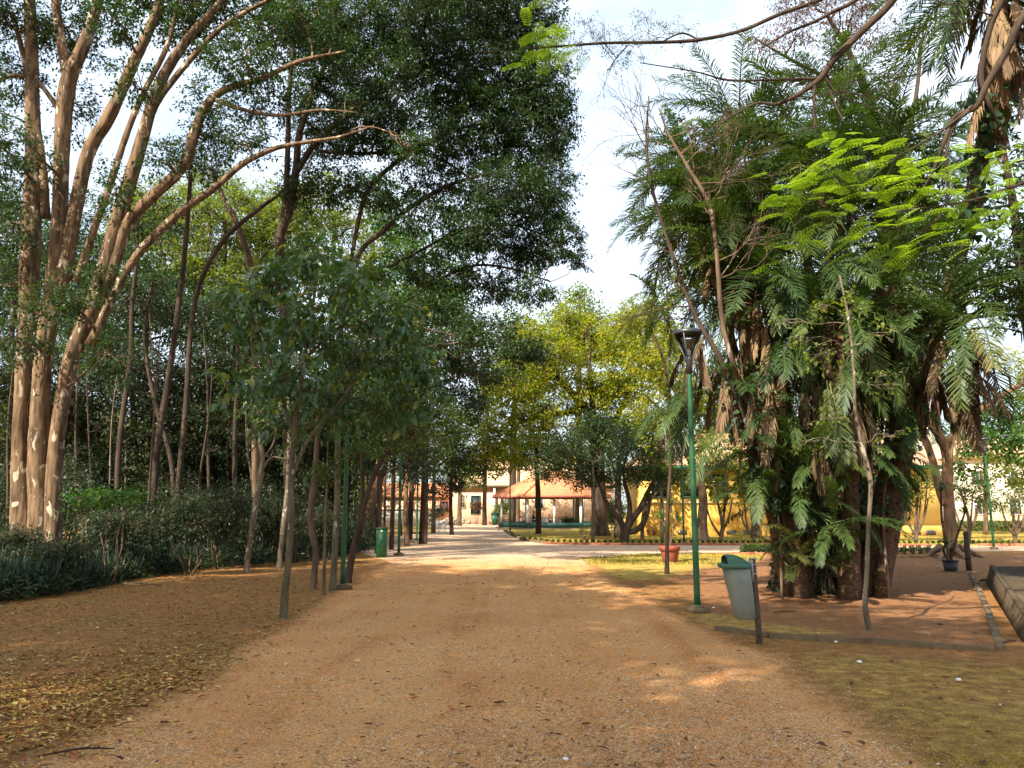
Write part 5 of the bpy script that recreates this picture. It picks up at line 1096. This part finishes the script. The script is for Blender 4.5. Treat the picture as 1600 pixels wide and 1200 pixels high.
for pa,pb in ((1055,1069),(1079,1092),(1130,1145),(1153,1169),(1230,1245),(1290,1305),(1414,1428),(1436,1451)):
    yy=49.6 if pa>1190 else 50; s_=yy/FPX; xa,xb=(pa-800)*s_/cp_*.988,(pb-800)*s_/cp_*.988; w=xb-xa; cxx=(xa+xb)/2
    f=MB(); n=9; pts=[]
    prof=[(-w/2,.06),(w/2,.06)]+[(w/2*math.cos(a),.27+.07*math.sin(a)) for a in np.linspace(0,math.pi,n)]
    V=[(cxx+px_,yy-.02,pz) for px_,pz in prof]+[(cxx+px_,yy+.03,pz) for px_,pz in prof]; m=len(prof)
    tt=[(0,i+1,i) for i in range(1,m-1)]; f.add(V,[(i,(i+1)%m,m+(i+1)%m,m+i) for i in range(m)],tt); fo=f.build('basement_vent',M['window_dark'],yb)
    k=MB()
    for i in range(1,7): box(k,(cxx-w/2+w*i/7,yy-.035,.17),(.02,.02,.2))
    k.build('grille',M['concrete'],fo)
for pa in (1009,1018): 
    k=MB(); box(k,((pa-800)*50/FPX,49.98,.22),(.14,.06,.3)); k.build('basement_vent',M['terracotta'],yb)
for pxw in (1030,1075,1120,1165,1230,1290,1350,1405): win(yb,np.array(((pxw-800)*50/FPX,49.99,3.05)),1.0,1.3,'window_dark','green_dark')
# peach house
x0,x1=W(703,818,90)[0],W(960,818,90)[0]
ph=house('peach_house','peach walled old house with tiled roof beyond the plaza',x0,x1,90,99,4.1,7.3,'peach_wall','tile_pale',2,.4,'concrete_dark',('dado',.7))
win(ph,np.array((W(722,784,90)[0],89.99,2.45)),.62,1.3); win(ph,np.array((W(743,788,90)[0],89.99,2.1)),.9,1.9,'window_dark','teal_shutter'); win(ph,np.array((W(790,788,90)[0],89.99,2.4)),.9,1.4,'window_dark','white_paint'); win(ph,np.array((W(842,788,90)[0],89.99,2.4)),.9,1.4,'window_dark','white_paint')
win(ph,np.array((W(905,788,90)[0],89.99,2.4)),.9,1.4,'window_dark','white_paint')
b=MB(); box2(b,(W(771,800,90)[0],89.6,0),(W(774,800,90)[0],89.995,4.0)); b.build('downpipe',M['white_paint'],ph)
x0a,x1a=W(560,818,88)[0],W(704,818,88)[0]
wg=house('peach_annexe','low pale peach annexe left of the old house seen through the trees',x0a,x1a,92,98,2.9,4.4,'peach_wall','tile',1,.3,None,('dado',.45))
win(wg,np.array((W(694,790,92)[0],91.99,1.9)),.9,1.1,'window_dark','terracotta'); win(wg,np.array((W(640,790,92)[0],91.99,1.8)),.9,1.1,'window_dark','terracotta')
mb=MB()
for k in range(40):
    c=np.array((W(694,812,84)[0]+R.normal()*.9,84+R.normal()*.6,abs(R.normal())*.25+.1)); V=unit(R.normal(size=(12,3)))*R.uniform(.15,.45); 
    lathe(mb,[(0.01,-.2),(.3*R.uniform(.6,1.2),-.05),(.28*R.uniform(.6,1.1),.12),(.05,.22)],7,c=c)
tag(mb.build('rubble_heap',M['stone'],origin=(W(694,812,84)[0],84,0)),'low heap of pale rubble beside the peach house corner','rubble')
# pale wall left behind trees
t=thing('garden_wall','pale garden wall glimpsed between the left trunks','wall',(-32,80,0)); mb=MB(); box2(mb,(-60,80,-.2),(W(655,820,80)[0],80.25,1.5)); mb.build('wall',M['cream_wall'],t); mb=MB(); box2(mb,(-60,79.94,1.5),(W(655,820,80)[0]+.05,80.31,1.6)); mb.build('coping',M['concrete'],t)
# cream tower and pale house at the right
x0,x1=W(1408,600,140)[0],W(1452,600,140)[0]
t=thing('apartment_tower','tall cream apartment tower seen through the forked tree','building',((x0+x1)/2,140,0)); b=MB(); box2(b,(x0,140,-.3),(x1,152,31)); b.build('wall',M['cream_wall'],t)
b=MB(); box2(b,(x0-.3,139.7,31),(x1+.3,152.3,31.8)); b.build('parapet',M['white_paint'],t)
for zf in np.arange(3,30,3.0):
    for fx in (.22,.5,.78): win(t,np.array((x0+(x1-x0)*fx,139.98,zf)),.9,1.2,'window_dark','white_paint',bars=0)
x0=W(1496,800,78)[0]
t=house('pale_house','pale cream house behind the trees at the far right',x0,x0+22,78,88,6.5,8.6,'cream_wall','tile_pale',2,.5,None)
for fx,z in ((2.2,4.6),(5.6,4.6),(9,4.6),(2.2,1.8),(5.6,1.8),(9,1.8)): win(t,np.array((x0+fx,77.99,z)),1.1,1.3,'window_dark','white_paint')

# ================================================================ SMALL PLANTS
i=0
for (pxa,pya,n,what) in ((1164,864,7,'small clipped shrub in the short row left of the palm clump'),(1388,866,6,'tiny rounded plant in the row right of the palm clump')):
    for k in range(n):
        px=pxa+k*(7 if n==7 else 12.5); g=G(px,pya); dd=g[1]
        c=g+(0,0,.16); lm=MB(); nn=260 if n==7 else 150; rr=.2 if n==7 else .14
        P=c+ell(nn,.4)*np.array((rr,rr,.16)); leaves(lm,P,rdir(nn)+np.array((0,0,.4)),unit(rdir(nn)*.6+np.array((0,0,1.))),.09,.05,'quad')
        wm=MB(); [tube(wm,[g-(0,0,.03),c+ell(1)[0]*.1],.008,seg=4) for _ in range(4)]
        t=thing('small_shrub',what,'shrub',g,'row of small shrubs left of the palms' if n==7 else 'row of tiny plants right of the palms'); lm.build('foliage',M['leaf_mid'],t); wm.build('stems',M['bark_mid'],t)
mb=MB()   # planted seedlings edging the lawn
n=3800; px=R.uniform(800,1640,n); px=np.round(px/9)*9+R.normal(size=n)*1.2; y0=np.interp(px,[800,820,860,960,1640],[838,843,848,849.5,850.2])
P=np.array([G(a,b) for a,b in zip(px,y0)]); P[:,2]=R.random(n)*.12
leaves(mb,P,rdir(n)*.7+np.array((0,0,.8)),unit(rdir(n)+np.array((0,0,.6))),R.uniform(.07,.16,n),.05,'quad')
tag(mb.build('edging_seedlings',M['leaf_mid']),kind='stuff')
t=thing('clipped_hedge','low clipped hedge in front of the pale house','hedge',(W(1500,835,60)[0],60,0)); mb=MB(); n=9000; xa,xb=W(1490,835,60)[0],W(1720,835,60)[0]
P=np.stack([R.uniform(xa,xb,n),60+R.uniform(-.4,.4,n),R.random(n)*.75],1); leaves(mb,P,rdir(n)+np.array((0,0,.3)),unit(rdir(n)+np.array((0,0,1.))),.13,.08,'quad'); mb.build('foliage',M['leaf_mid'],t)

# ================================================================ GROUND SCATTER
def zone_at(P,name): return smooth01(sdist(P[:,:2],POLY[name])/.4*.5+.5)
def scatter(n,ymin,ymax,xa,xb,pw=2.0):
    u=R.random(n); y=1/(1/ymin+(1/ymax-1/ymin)*u) if pw==2 else ymin+(ymax-ymin)*u
    x=R.uniform(xa,xb,n)*y*.72; return np.stack([x,y],1)
# pebbles
P=scatter(150000,4.2,22,-1,1); w=zone_at(P,'gravel'); red=zone_at(P,'patch2')
cl_=fbm(P,5,1.3,4)
keep=R.random(len(P))<(w*np.clip(.42+cl_*.45+np.clip(P[:,0]*.12,-.2,.3),.05,1)+.03); P=P[keep]; n=len(P)
sz=R.uniform(.003,.0095,n)*np.where(R.random(n)<.05,1.9,1)
z=gz(P)-.012*w[keep]; c=np.column_stack([P,z])
O=np.array([(1,0,0),(0,1,0),(-1,0,0),(0,-1,0),(0,0,.7),(0,0,-.5)],float); ang=R.uniform(0,6.28,n)
V=O[None]*sz[:,None,None]*R.uniform(.6,1.25,(n,6,1)); V=np.stack([V[...,0]*np.cos(ang)[:,None]-V[...,1]*np.sin(ang)[:,None],V[...,0]*np.sin(ang)[:,None]+V[...,1]*np.cos(ang)[:,None],V[...,2]],-1)+c[:,None,:]
T8=np.array([(0,1,4),(1,2,4),(2,3,4),(3,0,4),(1,0,5),(2,1,5),(3,2,5),(0,3,5)])
mb=MB(); mb.add(V.reshape(-1,3),None,(np.arange(n)[:,None,None]*6+T8[None]).reshape(-1,3),r=np.repeat(R.random(n),6))
m,nt,o=newmat('pebble'); a=nd(nt,'ShaderNodeAttribute',attribute_name='rnd'); pbsdf(nt,o,ramp(nt,a.outputs['Fac'],[(0,(.09,.06,.045)),(.3,(.24,.14,.08)),(.6,(.38,.24,.13)),(.85,(.5,.38,.25)),(1,(.7,.63,.52))]),.85)
tag(mb.build('gravel_stones',m,smooth=True),kind='stuff')
# fallen leaves
def litter(n,ymin,ymax,xa,xb,wf,L,mat,name):
    P=scatter(n,ymin,ymax,xa,xb); k=R.random(n)<wf(P); P=P[k]; n=len(P)
    c=np.column_stack([P,gz(P)+.008]); mb=MB(); an=R.uniform(0,6.28,n)
    D=np.stack([np.cos(an),np.sin(an),R.uniform(-.15,.35,n)],1); l=L*R.choice([.6,1,1.5],n,p=[.45,.4,.15])*R.uniform(.7,1.3,n)
    leaves(mb,c,D,unit(np.array((0,0,1.))+rdir(n)*.35),l,l*R.uniform(.25,.5,n),'heart',fold=.25,droop=.05); tag(mb.build(name,mat),kind='stuff'); return n
lw=lambda P:np.clip((1-zone_at(P,'gravel')*.95)*(.32+.36*fbm(P,9,1.1,5)+.06*(P[:,0]<-2.2))*(P[:,0]<1.0)+.012,0,1)
litter(125000,4.3,24,-1.05,.25,lw,.043,M['litter'],'fallen_leaves')
litter(15000,4.5,60,-.8,.8,lambda P:np.where(P[:,1]>15,.9,.06),.05,M['leaf_path'],'scattered_leaves')
# grass blades
P=scatter(230000,4.3,24,-.9,1.1); 
wg_=np.maximum.reduce([zone_at(P,'patch2')*.9,zone_at(P,'patch')*1.0,zone_at(P,'strip')*.6])*(1-zone_at(P,'gravel')*.85)
wl=(1-zone_at(P,'gravel'))*(P[:,0]<0)*np.clip(fbm(P,31,.8,4)-.35,0,1)*.5
k=R.random(len(P))<np.clip(wg_*(.45+.6*fbm(P,12,1.2,4))+wl,0,1); P=P[k]; n=len(P)
mb=MB(); c=np.column_stack([P,gz(P)-.004]); leaves(mb,c,unit(np.array((0,0,.55))+rdir(n)*np.array((1,1,.3))),rdir(n),R.uniform(.015,.045,n),R.uniform(.003,.006,n)*np.clip(P[:,1]/7,1,2.4),'blade',droop=.3)
P=scatter(70000,24,62,-.1,1.1); k=zone_at(P,'lawn')+zone_at(P,'patch')>.6; P=P[k]; n=len(P); c=np.column_stack([P,gz(P)-.004])
leaves(mb,c,unit(np.array((0,0,1.))+rdir(n)*.6),rdir(n),R.uniform(.04,.09,n),.03,'blade',droop=.2)
tag(mb.build('grass',M['grass']),kind='stuff')
# odd bits on the ground
for lab,name,cat,px,py,L,rz,mat,r in (('long dry stick lying at the edge of the left undergrowth','stick','stick',210,914,1.4,-.25,'bark_pale',.012),('short dark twig on the gravel at the lower left','stick','stick',120,1180,.45,.35,'bark_dark',.008),
  ('curved dark pod lying in the channel by the platform','seed_pod','seed pod',1578,1005,.2,.3,'bark_dark',.02),('brown curled frond piece lying near the far end of the channel','seed_pod','seed pod',1540,909,.25,.1,'bark_dark',.04),
  ('pale twig on the red soil right of the thin sapling','stick','stick',1383,984,.22,-.5,'bark_pale',.006),('little pale twig on the soil behind the litter bin','stick','stick',1109,912,.35,-.4,'bark_pale',.008),('dark twig lying on the red soil right of the bin','stick','stick',1226,958,.35,.05,'bark_dark',.012)):
    g=G(px,py); dr=np.array((math.cos(rz),math.sin(rz),0)); mb=MB(); tube(mb,[g-dr*L/2+(0,0,.015),g+(R.normal()*.01,R.normal()*.02,.03),g+dr*L/2+(0,0,.02)],[r*.6,r,r*.5],seg=6,n=9,rough=.15)
    tag(mb.build(name,M[mat],origin=(g[0],g[1],0)),lab,cat)
for lab,px,py,s_ in (('white scrap lying on the grass below the kerb, middle one',1343,1036,.03),('white scrap against the worn kerb right of the bin',1215,995,.022),('white scrap near the right edge of the lower grass',1498,1064,.028),('white scrap on the soil between lamp post and bin',1115,950,.02),('white scrap in front of the worn kerb, halfway along',1306,1004,.022),('white scrap on the gravel at the bottom left of the path',884,1188,.02),('blue-grey stone at the bottom left of the path',915,1196,.02)):
    g=G(px,py); mb=MB(); lathe(mb,[(s_*.3,0),(s_,s_*.3),(s_*.8,s_*.8),(s_*.2,s_)],7,c=g+(0,0,.0)); o=mb.build('scrap',M['white_bit' if 'white' in lab else 'stone'],origin=(g[0],g[1],0)); tag(o,lab,'scrap' if 'white' in lab else 'stone')

tree('leafy_backing_tree','dark broad leaved tree filling the gaps behind the palm clump crowns','tree',
 [[(1300,868,26,22),(1290,700,22,22),(1300,500,18,22),(1290,350,12,22),(1280,260,7,22)],[(1300,500,12,22),(1400,400,9,22),(1450,320,5,22)],[(1290,560,12,22),(1180,450,9,22),(1120,350,5,22)]],
 px_clumps([(1130,330,60,60,0,.8),(1070,290,44,60,0,.9),(1075,400,44,60,0,.9),(1060,200,36,40,0,.5),(1110,230,50,50,0,.5),(1200,240,70,60,0,.8),(1290,220,70,60,0,.8),(1380,230,70,60,0,.9),(1440,300,60,60),(1200,350,80,70),(1300,350,80,70),(1400,380,80,70),(1170,470,70,60),(1270,480,80,70),(1370,500,80,60),(1460,440,60,60),(1220,160,60,40,0,.5),(1340,150,60,40,0,.6),(1240,590,80,60),(1330,620,60,60),(1260,700,60,60),(1350,740,50,60)],22,jit=1.2),22,M['leaf_dark'],M['bark_dark'],L=.14,asp=.5,lai=2.0,per=16,spread=.3,nsec=6,twig=.008)
SHADE=[(-13,5,15,6),(-9,-3,15,6),(-17,-3,16,7),(-4,-9,15,6),(-12,-12,16,7),(5,-5,15,5)]
SHADE_LAI=4.3
SUN_EL=42; SUN_AZ=-140; SUN_E=5; SKY=.13; CLOUD=(4.2,4.8,5.5); EXPO=1.36
# ================================================================ UNSEEN TREES ADDED TO SHADE THE FOREGROUND
for i,(x,y,h,rx) in enumerate(SHADE):
    t=thing('added_shade_tree','unseen tall tree added outside the view to shade the foreground','tree',(x,y,0),'unseen trees added for shade')
    wm=MB(); lm=MB(); a=tube(wm,[(x,y,-.2),(x+.2,y,h*.3),(x-.1,y+.2,h*.6),(x,y,h)],[.4,.3,.22,.1],seg=9,n=14,rough=.1); cs=[]
    for k in range(9):
        an=k*2.4; q=rx*math.sqrt((k+.5)/9)*.85; cs.append((np.array((x+math.cos(an)*q,y+math.sin(an)*q,h*R.uniform(.86,1.06))),rx*.42,rx*.42,1.6))
    foliage(lm,wm,[a],cs,L=.34,asp=.55,lai=SHADE_LAI,per=14,spread=.7,nsec=4,twig=.02)
    lm.build('crown',M['leaf_mid'],t); wm.build('trunk',M['bark_mid'],t,smooth=True)
# ================================================================ LIGHT, SKY, CAMERA
EL,AZ=math.radians(SUN_EL),math.radians(SUN_AZ)     # azimuth of the sun measured from +Y clockwise
to=Vector((math.sin(AZ)*math.cos(EL),math.cos(AZ)*math.cos(EL),math.sin(EL)))
sl=bpy.data.lights.new('sun','SUN'); sl.energy=SUN_E; sl.angle=math.radians(.6); sl.color=(1,.92,.80)
so=bpy.data.objects.new('sun',sl); C.objects.link(so); so.rotation_euler=to.to_track_quat('Z','Y').to_euler(); so.location=(0,0,40)
w=bpy.data.worlds.new('World'); bpy.context.scene.world=w; w.use_nodes=True; nt=w.node_tree; nt.nodes.clear()
out=nt.nodes.new('ShaderNodeOutputWorld'); bg=nt.nodes.new('ShaderNodeBackground'); bg.inputs[1].default_value=SKY
sk=nt.nodes.new('ShaderNodeTexSky'); sk.sky_type='NISHITA'; sk.sun_disc=False; sk.sun_elevation=EL; sk.sun_rotation=AZ; sk.air_density=1.0; sk.dust_density=3.0; sk.ozone_density=1.0
tc=nt.nodes.new('ShaderNodeTexCoord'); n=noise(nt,1.6,6,.6,tc.outputs['Generated'],.3,(1,1,2.2))
cl=ramp(nt,n,[(.38,(.25,.25,.25)),(.62,(1,1,1))])
c=mix(nt,mth(nt,'MULTIPLY',cl,.92),sk.outputs[0],CLOUD); nt.links.new(c,bg.inputs[0]); nt.links.new(bg.outputs[0],out.inputs[0])
cam=bpy.data.cameras.new('camera'); co=bpy.data.objects.new('camera',cam); C.objects.link(co); co.location=(0,0,EYE); co.rotation_euler=(math.pi/2+PITCH,0,0)
cam.sensor_width=36; cam.lens=36*FPX/1600; cam.clip_end=2000; cam.clip_start=.05
sc=bpy.context.scene; sc.camera=co
sc.view_settings.view_transform='Standard'; sc.view_settings.look='None'; sc.view_settings.gamma=1; sc.view_settings.exposure=EXPO
sc.render.engine='CYCLES'; cy=sc.cycles; cy.max_bounces=6; cy.diffuse_bounces=3; cy.glossy_bounces=2; cy.transmission_bounces=4; cy.transparent_max_bounces=6; cy.use_denoising=True; cy.caustics_reflective=False; cy.caustics_refractive=False
cy.use_adaptive_sampling=True; cy.adaptive_threshold=.015
